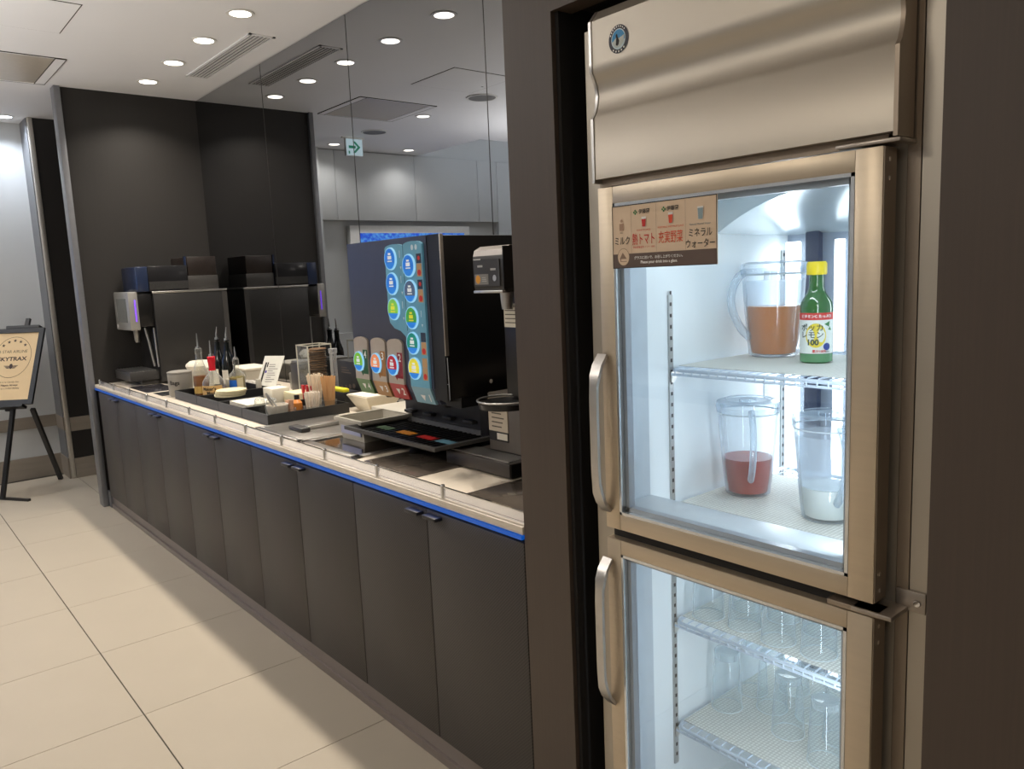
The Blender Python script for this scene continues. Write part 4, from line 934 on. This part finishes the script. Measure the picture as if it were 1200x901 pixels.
# doors
def door(name, z0, z1, gz0, gz1, label, hz0, hz1):
    dl, dr = 1.0875, .528
    gl, gr = 1.050, .569
    D = NB()
    Ls = [[D.verts.new((x_, y_, z_)) for y_, z_ in q] for x_, q in ((XD+.002, ((gr, gz0), (gl, gz0), (gl, gz1), (gr, gz1))), (XD+.002, ((dr, z0), (dl, z0), (dl, z1), (dr, z1))), (XD+.04, ((dr, z0), (dl, z0), (dl, z1), (dr, z1))), (XD+.04, ((gr, gz0), (gl, gz0), (gl, gz1), (gr, gz1))))]
    for A, B in zip(Ls, Ls[1:]+Ls[:1]):
        for k in range(4): D.faces.new((A[k], A[(k+1) % 4], B[(k+1) % 4], B[k]))
    d = obj(name, D, fridgeV, t, label, smooth=False)
    obj('stile', box(NB(), XD, XD+.0019, dr, gr-.0002, z0, z1, .0006), fridgeV, d); obj('stile', box(NB(), XD, XD+.0019, gl+.0002, dl, z0, z1, .0006), fridgeV, d)
    obj('rail', box(NB(), XD+.0003, XD+.0019, gr+.0004, gl-.0004, gz1, z1-.0003, .0005), fridgeV, d)
    obj('rail', box(NB(), XD+.0003, XD+.0019, gr+.0004, gl-.0004, z0+.0003, gz0, .0005), fridgeV, d)
    b = NB(); q = .006
    for a in ((gr, gr+q, gz0, gz1), (gl-q, gl, gz0, gz1), (gr, gl, gz0, gz0+q), (gr, gl, gz1-q, gz1)): box(b, XD-.0004, XD+.03, a[0]+.0002, a[1]-.0002, a[2]+.0002, a[3]-.0002)
    obj('glass_trim', b, pm('bright_trim', (.8, .83, .86), .2, .9), d)
    b = NB(); q0, q1 = .0062, .015
    for a in ((gr+q0, gr+q1, gz0+q0, gz1-q0), (gl-q1, gl-q0, gz0+q0, gz1-q0), (gr+q0, gl-q0, gz0+q0, gz0+q1), (gr+q0, gl-q0, gz1-q1, gz1-q0)): box(b, XD+.013, XD+.03, *a)
    obj('spacer', b, pm('spacer_grey', srgb(160, 168, 178), .3, .3), d)
    obj('glass', box(NB(), XD+.007, XD+.010, gr+.0062, gl-.0062, gz0+.0062, gz1-.0062), glassP, d)
    obj('glass', box(NB(), XD+.031, XD+.034, gr+.004, gl-.004, gz0+.004, gz1-.004), glassP, d)
    obj('gasket', box(NB(), XD+.0405, XB-.0005, dr+.008, dr+.03, z0+.008, z1-.008), recess, d)
    obj('gasket', box(NB(), XD+.0405, XB-.0005, dl-.03, dl-.008, z0+.008, z1-.008), recess, d)
    obj('gasket', box(NB(), XD+.0405, XB-.0005, dr+.03, dl-.03, z1-.03, z1-.008), recess, d)
    obj('gasket', box(NB(), XD+.0405, XB-.0005, dr+.03, dl-.03, z0+.008, z0+.03), recess, d)
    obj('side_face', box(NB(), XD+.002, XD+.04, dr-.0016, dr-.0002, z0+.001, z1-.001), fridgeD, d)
    b = NB()
    for zz in (z0+.018, z0+.045, z1-.018, z1-.045):
        for k in range(1): box(b, XD+.014, XD+.019, dr-.0024, dr-.0017, zz-.003, zz+.003)
    obj('screws', b, chrome, d)
    # handle: flat bar bowed out
    pts = []
    for k in range(17):
        u = k/16; bow = .030*(1-abs(2*u-1)**6); pts.append((XD-.003-bow, 1.083, hz0+(hz1-hz0)*u))
    b = NB(); hwid = .010; th = .007; rings = []
    for k, p in enumerate(pts):
        a_ = Vector(pts[min(k+1, 16)])-Vector(pts[max(k-1, 0)]); a_.normalize(); nrm = Vector((-a_.z, 0, a_.x))
        wd = hwid*(1.0 if 2 < k < 14 else 1.25)
        rings.append([b.verts.new(Vector(p)+nrm*sx*th/2+Vector((0, sy*wd, 0))) for sx, sy in ((-1, -1), (1, -1), (1, 1), (-1, 1))])
    for A, B in zip(rings, rings[1:]):
        for k in range(4): b.faces.new((A[k], A[(k+1) % 4], B[(k+1) % 4], B[k]))
    b.faces.new(rings[0]); b.faces.new(rings[-1])
    obj('handle', b, pm('handle_satin', (.55, .52, .48), .28, .8), d, ang=50)
    return d
door('door', .888, 1.579, .921, 1.547, 'upper glass door', .925, 1.25)
door('door', .085, .865, .13, .835, 'lower glass door', .495, .82)
obj('door_gap', box(NB(), XD+.02, XB-.0006, .56, 1.085, .8655, .8868), recess, t)
b = NB(); box(b, XD-.006, XD+.03, .515, .60, .869, .8785, .0015); obj('hinge', b, fridgeD, t)
b = NB(); box(b, XD-.008, XB+.0, .496, .56, .8705, .8785, .002); box(b, XB-.006, XB-.0012, .470, .515, .872, .905, .001); obj('hinge', b, pm('hinge_steel', (.38, .33, .28), .35, .8), t)
b = NB(); box(b, XD+.0, XB, .505, .60, 1.5825, 1.5885, .001); obj('hinge', b, MATS['hinge_steel'], t)
b = NB(); lathe(b, 0, 0, [(.006, 0), (.005, .003)], 12)
for v in b.verts: v.co = Vector((XB-.0063-v.co.z, .482+v.co.x, .888+v.co.y))
obj('bolt', b, chrome, t)
# interior lamps (real fridge lighting, behind the frames)
for nm, loc, rot, sx_, sy__, e in (('fridge_top_lamp', (1.30, .84, 1.592), (0, math.radians(-12), 0), .04, .46, FRIDGE_W*.9), ('fridge_side_lamp', (1.25, iy0+.012, 1.22), (math.radians(90), 0, math.radians(-30)), .03, .6, FRIDGE_W), ('fridge_side_lamp', (1.25, iy0+.012, .55), (math.radians(90), 0, math.radians(-30)), .03, .6, FRIDGE_W*1.3),
                        ('fridge_back_lamp', (1.835, 1.065, 1.15), (0, math.radians(90), 0), .6, .03, FRIDGE_W*.5), ('fridge_back_lamp', (1.835, .68, 1.15), (0, math.radians(90), 0), .6, .03, FRIDGE_W*.5)):
    l = bpy.data.lights.new(nm, 'AREA'); l.shape = 'RECTANGLE'; l.size = sx_; l.size_y = sy__; l.energy = e; l.color = (.86, .92, 1)
    lo = bpy.data.objects.new(nm, l); C.objects.link(lo); lo.parent = t; lo.location = Vector(loc)-ORG[t.name]; lo.rotation_euler = rot
obj('lamp_housing', box(NB(), 1.27, 1.33, iy0+.02, iy1-.02, 1.5925, 1.5955), white, t)
# drink sign on the door glass
s = thing('drink_sign', 'beige printed drink sign with Japanese lettering in the top corner of the fridge door', 'sign', (XD, .93, 1.42))
sx0 = XD-.0022
SW, SHH = .241, .119
so = Vector((sx0-.0006, 1.049-0, 1.4215))
def S(u, v, k=1): return so+YR*u*SW+ZU*v*SHH+Vector((-.0003*k, 0, 0))
obj('board', box(NB(), sx0, sx0+.0016, 1.049-SW, 1.049, 1.4215, 1.4215+SHH), signM, s)
b = NB()
for a in ((0, 1, 0, .012), (0, 1, .988, 1), (0, .006, 0, 1), (.994, 1, 0, 1)): poly(b, rectp(a[0]*SW, a[1]*SW, a[2]*SHH, a[3]*SHH), S(0, 0, .5), YR, ZU)
obj('border', b, inkB, s)
b = NB(); poly(b, rectp(.006*SW, .994*SW, .012*SHH, .23*SHH), S(0, 0, 1), YR, ZU); obj('footer', b, inkBr, s)
b = NB(); poly(b, ell(.115*SW, .18*SHH, .015, .0165, 28), S(0, 0, 2), YR, ZU); obj('roundel', b, signM, s)
b = NB()
for k in range(28):
    A_ = ell(.115*SW, .18*SHH, .015, .0165, 28); B_ = ell(.115*SW, .18*SHH, .0142, .0157, 28); k2 = (k+1) % 28
    poly(b, [A_[k], A_[k2], B_[k2], B_[k]], S(0, 0, 3), YR, ZU)
poly(b, [(.018, .018), (.026, .030), (.031, .024), (.036, .018)], S(0, 0, 3), YR, ZU); poly(b, rectp(.020, .036, .0125, .0135), S(0, 0, 3), YR, ZU); poly(b, rectp(.020, .022, .0135, .018), S(0, 0, 3), YR, ZU)
for u in (.20, .45, .725): poly(b, rectp(u*SW-.0002, u*SW+.0002, .24*SHH, .97*SHH), S(0, 0, 1), YR, ZU)
obj('roundel_line', b, pm('thin_brown', srgb(140, 112, 92), .6), s)
b = NB()
text(b, 'ミルク', .0175, S(.105, .43, 2), YR, ZU, .0001, .78); text(b, 'ミネラル', .0165, S(.855, .47, 2), YR, ZU, .0001, .78); text(b, 'ウォーター', .0165, S(.855, .31, 2), YR, ZU, .0001, .78)
text(b, '伊藤園', .009, S(.335, .87, 2), YR, ZU, .0001, 1); text(b, '伊藤園', .009, S(.61, .87, 2), YR, ZU, .0001, 1); text(b, 'MILK', .0035, S(.1, .565, 2), YR, ZU)
obj('lettering', b, inkB, s)
b = NB(); text(b, '熱トマト', .0235, S(.325, .435, 2), YR, ZU, .0001, .60); text(b, 'TOMATO JUICE', .0048, S(.325, .585, 2), YR, ZU); text(b, '熊本県産使用 トマト 100%', .0045, S(.325, .32, 2), YR, ZU)
obj('lettering', b, inkR, s, 'red lettering')
b = NB(); text(b, '充実野菜', .0235, S(.585, .435, 2), YR, ZU, .0, .60); text(b, 'VEGETABLE AND FRUIT JUICE', .0045, S(.585, .60, 2), YR, ZU); obj('lettering', b, inkO, s, 'orange lettering')
b = NB(); text(b, 'Natural Mineral Water', .0048, S(.855, .60, 2), YR, ZU); obj('lettering', b, pm('ink_teal', srgb(70, 100, 120), .6), s, 'blue lettering')
b = NB(); text(b, 'グラスに注いで、お召し上がりください。', .0062, S(.47, .155, 2), YR, ZU, .0001); text(b, 'Please pour drink into a glass.', .0072, S(.47, .085, 2), YR, ZU, .0002); obj('lettering', b, inkW, s, 'white lettering')
def gl(b, u, v, w_, h_, k=2): poly(b, [(-w_*.38, -h_/2), (w_*.38, -h_/2), (w_/2, h_/2), (-w_/2, h_/2)], S(u, v, k), YR, ZU)
b = NB(); gl(b, .33, .71, .011, .019); gl(b, .59, .73, .011, .020); gl(b, .86, .76, .013, .022); obj('glass_icon', b, inkW, s)
b = NB(); gl(b, .33, .695, .010, .014, 3); obj('juice_icon', b, inkR, s); b = NB(); gl(b, .59, .715, .010, .015, 3); obj('juice_icon', b, inkO, s); b = NB(); gl(b, .86, .75, .0115, .019, 3); obj('water_icon', b, pm('icon_water', srgb(140, 160, 165), .5), s)
b = NB(); poly(b, [(-.0055, -.009), (.0055, -.009), (.0055, .004), (-.0055, .004)], S(.1, .68, 2), YR, ZU); poly(b, ell(0, .009, .003, .003, 12), S(.1, .68, 2), YR, ZU); obj('milk_icon', b, pm('icon_milk', srgb(176, 140, 112), .5), s)
b = NB()
for u in (.245, .525):
    for dx, dy in ((0, .003), (.003, 0), (0, -.003), (-.003, 0)): poly(b, ell(dx, dy, .0019, .0019, 10), S(u, .87, 2), YR, ZU)
obj('leaf_mark', b, inkG, s)

# ------------------------------------------------------------------ jugs
def jug(x, y, z, h, rb, rt_, level, liqM, ha, label, misty=False, cat='jug'):
    t = thing('pitcher', label, cat, (x, y, z))
    n = 7
    prof = [(rb+(rt_-rb)*(k/(n-1))**.8, z+.004+(h-.02)*k/(n-1)) for k in range(n)]
    obj('jug_wall', lathe(NB(), x, y, [(rb*.9, z+.0005)]+prof, 40, True, False), jugM, t)
    lv = [(r-.004, zz) for r, zz in prof if zz < z+level]; f = level/(h-.016)
    lv.append((rb+(rt_-rb)*f**.8-.004, z+level))
    obj('liquid', lathe(NB(), x, y, [(rb*.88, z+.008)]+lv[1:], 40), liqM, t)
    if misty:
        up_ = [(r-.0025, zz) for r, zz in prof if z+level+.002 < zz < z+h-.035]
        if len(up_) > 1: obj('mist', lathe(NB(), x, y, [(lv[-1][0]+.001, z+level+.002)]+up_+[(rt_-.004, z+h-.045)], 40, False, False), jugF, t)
    obj('lid', lathe(NB(), x, y, [(rt_+.001, z+h-.030), (rt_+.003, z+h-.018), (rt_+.001, z+h-.006), (rt_*.8, z+h-.001), (rt_*.78, z+h-.006), (rt_*.3, z+h-.007), (rt_*.28, z+h), (.004, z+h)], 40, False, True), jugM, t)
    obj('rim_line', lathe(NB(), x, y, [(rt_+.0014, z+h-.032), (rt_+.0022, z+h-.029)], 40, False, False), pm('rim_pale', srgb(190, 200, 208), .3), t)
    d = Vector((math.cos(ha), math.sin(ha), 0)); pp = []
    for k in range(13):
        u = k/12; ang = math.pi*u; rad = rt_-.003-(rt_-rb)*u*.75
        pp.append(Vector((x, y, z+h-.022-(h*.70)*u)) + d*(rad+.045*math.sin(ang)**.7*(1-.25*u)))
    obj('handle', tube(NB(), pp, .0075, 10, flat=1.3), pm('handle_clear', srgb(214, 226, 236), .15, trans=0) if 0 else jugH, t)
    sd = -d; b = NB(); c0 = Vector((x, y, z+h-.012))+sd*(rt_-.002); s2 = Vector((-sd.y, sd.x, 0))
    hexa(b, [c0-s2*.014-ZU*.016, c0+s2*.014-ZU*.016, c0+sd*.004-ZU*.010+s2*.002, c0+sd*.004-ZU*.010-s2*.002, c0-s2*.016, c0+s2*.016, c0+sd*.02+s2*.003, c0+sd*.02-s2*.003]); obj('spout', b, jugM, t)
    return t
jugH = clear('jug_handle', (.9, .94, .97), .03, (.72, .80, .88), .9, base=.12)
camdir = math.atan2(-1, -1)
jug(1.655, 1.005, SH[0]+.0025, .222, .056, .073, .118, pm('carrot_juice', srgb(204, 128, 74), .25), math.radians(146), 'clear pitcher of orange-brown vegetable juice on the top fridge shelf', True)
jug(1.553, 1.008, SH[1]+.0025, .225, .050, .069, .088, pm('tomato_juice', srgb(170, 66, 60), .25), math.radians(-118-22), 'clear pitcher of red tomato juice on the second fridge shelf', False)
jug(1.50, .785, SH[1]+.0025, .225, .050, .069, .070, pm('milk', srgb(228, 232, 226), .3), math.radians(-118-14), 'clear pitcher of milk beside the tomato juice', True)
# tomato residue ring
# lemon bottle
x, y, z = 1.588, .862, SH[0]+.0025
t = thing('lemon_juice_bottle', 'green glass lemon juice bottle with a yellow cap', 'bottle', (x, y, z))
grG = pm('green_glass', srgb(26, 96, 32), .08, coat=.6, em=srgb(60, 170, 50), es=.0); 
R0 = .0335
obj('glass', lathe(NB(), x, y, [(R0*.9, z), (R0, z+.005), (R0, z+.118), (R0*.95, z+.130), (R0*.62, z+.148), (R0*.47, z+.160), (R0*.44, z+.190)], 32), grG, t)
obj('base_glass', band(x, y, R0, AC-1.6, AC+1.6, z+.003, z+.020, 24, .0003), pm('green_base', srgb(84, 140, 96), .2), t)
obj('cap', lathe(NB(), x, y, [(R0*.58, z+.188), (R0*.62, z+.190), (R0*.62, z+.211), (R0*.54, z+.216)], 24), pm('yellow_cap', srgb(238, 212, 20), .4), t)
obj('label', band(x, y, R0, AC-1.75, AC+1.75, z+.021, z+.108), pm('label_white', srgb(226, 232, 228), .5), t)
obj('label_top', band(x, y, R0, AC-1.75, AC+.95, z+.093, z+.108, 20, .0007), inkR, t)
obj('label_corner', band(x, y, R0, AC+1.0, AC+1.7, z+.101, z+.108, 10, .0007), pm('label_yellow', srgb(232, 196, 60), .5), t)
b = NB()
def wp_(px, pz, k=1): a = AC+px/R0; return (x+(R0+.0006+.0003*k)*math.cos(a), y+(R0+.0006+.0003*k)*math.sin(a), z+pz)
c0 = (-.013, .060)
for k in range(24):
    a1, a2 = 2*math.pi*k/24, 2*math.pi*(k+1)/24
    b.faces.new([b.verts.new(wp_(*q)) for q in ((c0[0], c0[1]), (c0[0]+.021*math.cos(a1), c0[1]+.026*math.sin(a1)), (c0[0]+.021*math.cos(a2), c0[1]+.026*math.sin(a2)))])
obj('lemon_print', b, pm('lemon_yellow', srgb(228, 206, 50), .5), t)
b = NB()
for q in (((.004, .084), (.015, .078), (.017, .090)), ((.013, .072), (.018, .079), (.022, .070))): b.faces.new([b.verts.new(wp_(*w_, 2)) for w_ in q])
obj('leaf_print', b, inkG, t)
b = NB(); wrap(b, x, y, R0+.0008, 'ポッカ', .0165, AC-.34-.010/R0, z+.076, .0002); wrap(b, x, y, R0+.0008, 'レモン', .0165, AC-.34-.010/R0, z+.0605, .0002); wrap(b, x, y, R0+.0008, '100', .0165, AC-.34-.008/R0, z+.045, .0007); wrap(b, x, y, R0+.0008, '500ml', .005, AC+.012/R0, z+.025)
obj('lettering', b, pm('label_ink', srgb(30, 60, 50), .5), t)
b = NB(); wrap(b, x, y, R0+.0012, 'ビタミンC たっぷり', .0075, AC-.012/R0, z+.1005, .0003); obj('lettering', b, inkW, t, 'white lettering')
b = NB()
for k in range(16):
    a1, a2 = 2*math.pi*k/16, 2*math.pi*(k+1)/16; c1_ = (.010, .036)
    b.faces.new([b.verts.new(wp_(*q, 2)) for q in (c1_, (c1_[0]+.008*math.cos(a1), c1_[1]+.008*math.sin(a1)), (c1_[0]+.008*math.cos(a2), c1_[1]+.008*math.sin(a2)))])
obj('badge', b, pm('badge_blue', srgb(24, 60, 150), .5), t)
b = NB(); wrap(b, x, y, R0+.0008, '果汁100%', .007, AC-.006/R0, z+.026, .0002); obj('lettering', b, inkR, t, 'red lettering')

# ------------------------------------------------------------------ tumblers, upside down on the two lower shelves
b = NB(); R1, R2, hh_ = .036, .029, .148
tum = thing('tumbler', 'clear glass tumbler standing upside down on the third fridge shelf', 'glass', (1.44, 1.04, SH[2]+.0025), 'tumblers on the third fridge shelf')
x, y, z = 1.44, 1.04, SH[2]+.0025
obj('glass_wall', lathe(b, x, y, [(R1, z), (R1-.001, z+.04), (R2+.002, z+.11), (R2, z+.13), (R2+.001, z+hh_-.004), (R2-.002, z+hh_), (R2*.6, z+hh_-.002), (.002, z+hh_-.004)], 28, False, True), tumM, tum)
b = NB(); lathe(b, x, y, [(R2-.0025, z+.125), (R2-.0015, z+hh_-.006), (.003, z+hh_-.008)], 28, False, True); obj('thick_base', b, clear('tumbler_base', (.9, .94, .96), .02, (.85, .92, .97), .9, base=.1), tum)
b = NB(); lathe(b, x, y, [(R1+.0002, z), (R1+.0014, z+.001), (R1+.0002, z+.002)], 28, False, False); obj('rim', b, pm('rim_glass', srgb(214, 226, 232), .2), tum)
nth = ['leftmost', 'second from the left', 'third from the left', 'fourth from the left', 'rightmost']
tum['label'] = 'clear upside-down tumbler on the third fridge shelf, front row, leftmost'
for row, pts_ in (('front row', [(1.45, .95), (1.44, .86), (1.445, .77), (1.45, .68)]), ('middle row', [(1.54, 1.0), (1.545, .91), (1.54, .82), (1.545, .73), (1.55, .64)]), ('back row', [(1.64, .95), (1.64, .86), (1.645, .77)])):
    off_ = 1 if row == 'front row' else 0
    for k, (x, y) in enumerate(pts_): dup(tum, (x, y, SH[2]+.0025), 0, 'clear upside-down tumbler on the third fridge shelf, %s, %s' % (row, 'rightmost' if k == len(pts_)-1 else nth[k+off_]))
for row, pts_ in (('front row', [(1.52, 1.045), (1.525, .885), (1.485, .775), (1.49, .68)]), ('middle row', [(1.625, 1.04), (1.59, .965), (1.62, .88), (1.58, .79), (1.585, .69)]), ('back row', [(1.70, .97), (1.66, .73)])):
    for k, (x, y) in enumerate(pts_):
        c_ = dup(tum, (x, y, SH[3]+.0025), .3*k, 'clear upside-down tumbler on the lowest fridge shelf, %s, %s' % (row, 'rightmost' if k == len(pts_)-1 else nth[k])); c_['group'] = 'tumblers on the lowest fridge shelf'

# ------------------------------------------------------------------ easel sign
t = thing('easel', 'black floor easel standing left of the counter', 'easel', (.8, 6.45, 0))
bo = Vector((.905, 6.35, .655)); uv = Vector((.17, .20, .52)); uh = uv.normalized(); BW, BH = .40, uv.length
bl = bo-RV*BW; nn = RV.cross(uh).normalized()
def stick(a, b_2, w_=.022, d_=.022, name='leg'):
    a, b_2 = Vector(a), Vector(b_2); dd = (b_2-a).normalized(); s1 = RV*w_/2; s2 = dd.cross(RV).normalized()*d_/2
    return obj(name, hexa(NB(), [a-s1-s2, a+s1-s2, a+s1+s2, a-s1+s2, b_2-s1-s2, b_2+s1-s2, b_2+s1+s2, b_2-s1+s2]), blackPl, t)
legtopL = bl+RV*.24-nn*.035; 
stick((.655, 6.40, .012), bl+RV*.235-nn*.04+uh*.0, .026, .026)
stick((1.085, 6.775, .0), bo-RV*.025-nn*.04-uh*.02, .03, .022)
stick((.45, 6.86, .0), bl+RV*.05-nn*.04, .022, .022)
stick(bl+RV*.2-nn*.04-uh*.03, bl+RV*.235-nn*.04+uh*(BH+.10), .03, .02, 'mast')
fb = (Vector((.78, 6.215, .008))-Vector((.62, 6.47, .008)))
obj('foot_bar', hexa(NB(), [Vector((.62, 6.47, 0)), Vector((.78, 6.215, 0)), Vector((.80, 6.228, 0)), Vector((.64, 6.483, 0)), Vector((.62, 6.47, .016)), Vector((.78, 6.215, .016)), Vector((.80, 6.228, .016)), Vector((.64, 6.483, .016))]), blackPl, t)
stick(bl+RV*.06+nn*.005-uh*.022, bl+RV*.34+nn*.005-uh*.022, .02, .03, 'ledge') if 0 else None
def bar(o, a, c, th, dp, nm):   # bar along RV
    p = [o+RV*a, o+RV*c, o+RV*c+nn*dp, o+RV*a+nn*dp]; obj(nm, hexa(NB(), [*p, *[q+uh*th for q in p]]), blackPl, t)
bar(bl-uh*.021-nn*.03, .04, .34, .02, .06, 'ledge'); bar(bl+uh*(BH+.002)-nn*.03, .12, .36, .02, .05, 'clamp')
s = thing('certificate_board', 'black framed beige certificate board with a star emblem, on the easel', 'sign', tuple(bl+RV*.2))
fwid = .034
def onb(a, c, k=0): return bl+RV*a+uh*c+nn*k
def slab(a0, a1, c0, c1, k0, k1, m_, nm, par):
    p = [onb(a0, c0, k0), onb(a1, c0, k0), onb(a1, c0, k1), onb(a0, c0, k1)]; q = [onb(a0, c1, k0), onb(a1, c1, k0), onb(a1, c1, k1), onb(a0, c1, k1)]
    return obj(nm, hexa(NB(), p+q), m_, par, smooth=False)
frm = pm('frame_black', srgb(26, 27, 30), .4)
slab(0, BW, 0, fwid, 0, .018, frm, 'frame', s); slab(0, BW, BH-fwid, BH, 0, .018, frm, 'frame', s); slab(0, fwid, fwid, BH-fwid, 0, .018, frm, 'frame', s); slab(BW-fwid, BW, fwid, BH-fwid, 0, .018, frm, 'frame', s)
slab(fwid, BW-fwid, fwid, BH-fwid, .004, .010, pm('certificate', srgb(212, 184, 140), .6, noise=.03), 'poster', s)
b = NB(); oc = onb(BW/2, BH*.62, .0108)
A_, B_ = ell(0, 0, .135, .158, 48), ell(0, 0, .132, .155, 48)
for k in range(48): poly(b, [A_[k], A_[(k+1) % 48], B_[(k+1) % 48], B_[k]], oc, RV, uh)
for k, (dx, dy) in enumerate(((-.078, .092), (-.042, .118), (0, .128), (.042, .118), (.078, .092))): star(b, dx, dy, .014, oc, RV, uh)
text(b, '5 STAR AIRLINE', .031, oc+uh*.042, RV, uh, 0, .95)
text(b, 'SKYTRAX', .042, oc-uh*.015, RV, uh, .0012, 1.15)
poly(b, ell(0, -.07, .013, .020, 18), oc, RV, uh)
for sgn in (-1, 1):
    for q in range(3): poly(b, [(sgn*.012, -.066-.008*q), (sgn*(.052-.008*q), -.064-.008*q), (sgn*(.048-.008*q), -.069-.008*q), (sgn*.012, -.072-.008*q)], oc, RV, uh)
text(b, 'This is to Certify that', .018, oc-uh*.190, RV, uh); text(b, 'All Nippon Airways', .018, oc-uh*.214, RV, uh, .0006); text(b, 'rated as a 5-Star Airline', .018, oc-uh*.238, RV, uh)
obj('lettering', b, pm('sign_ink', srgb(58, 42, 34), .6), s)
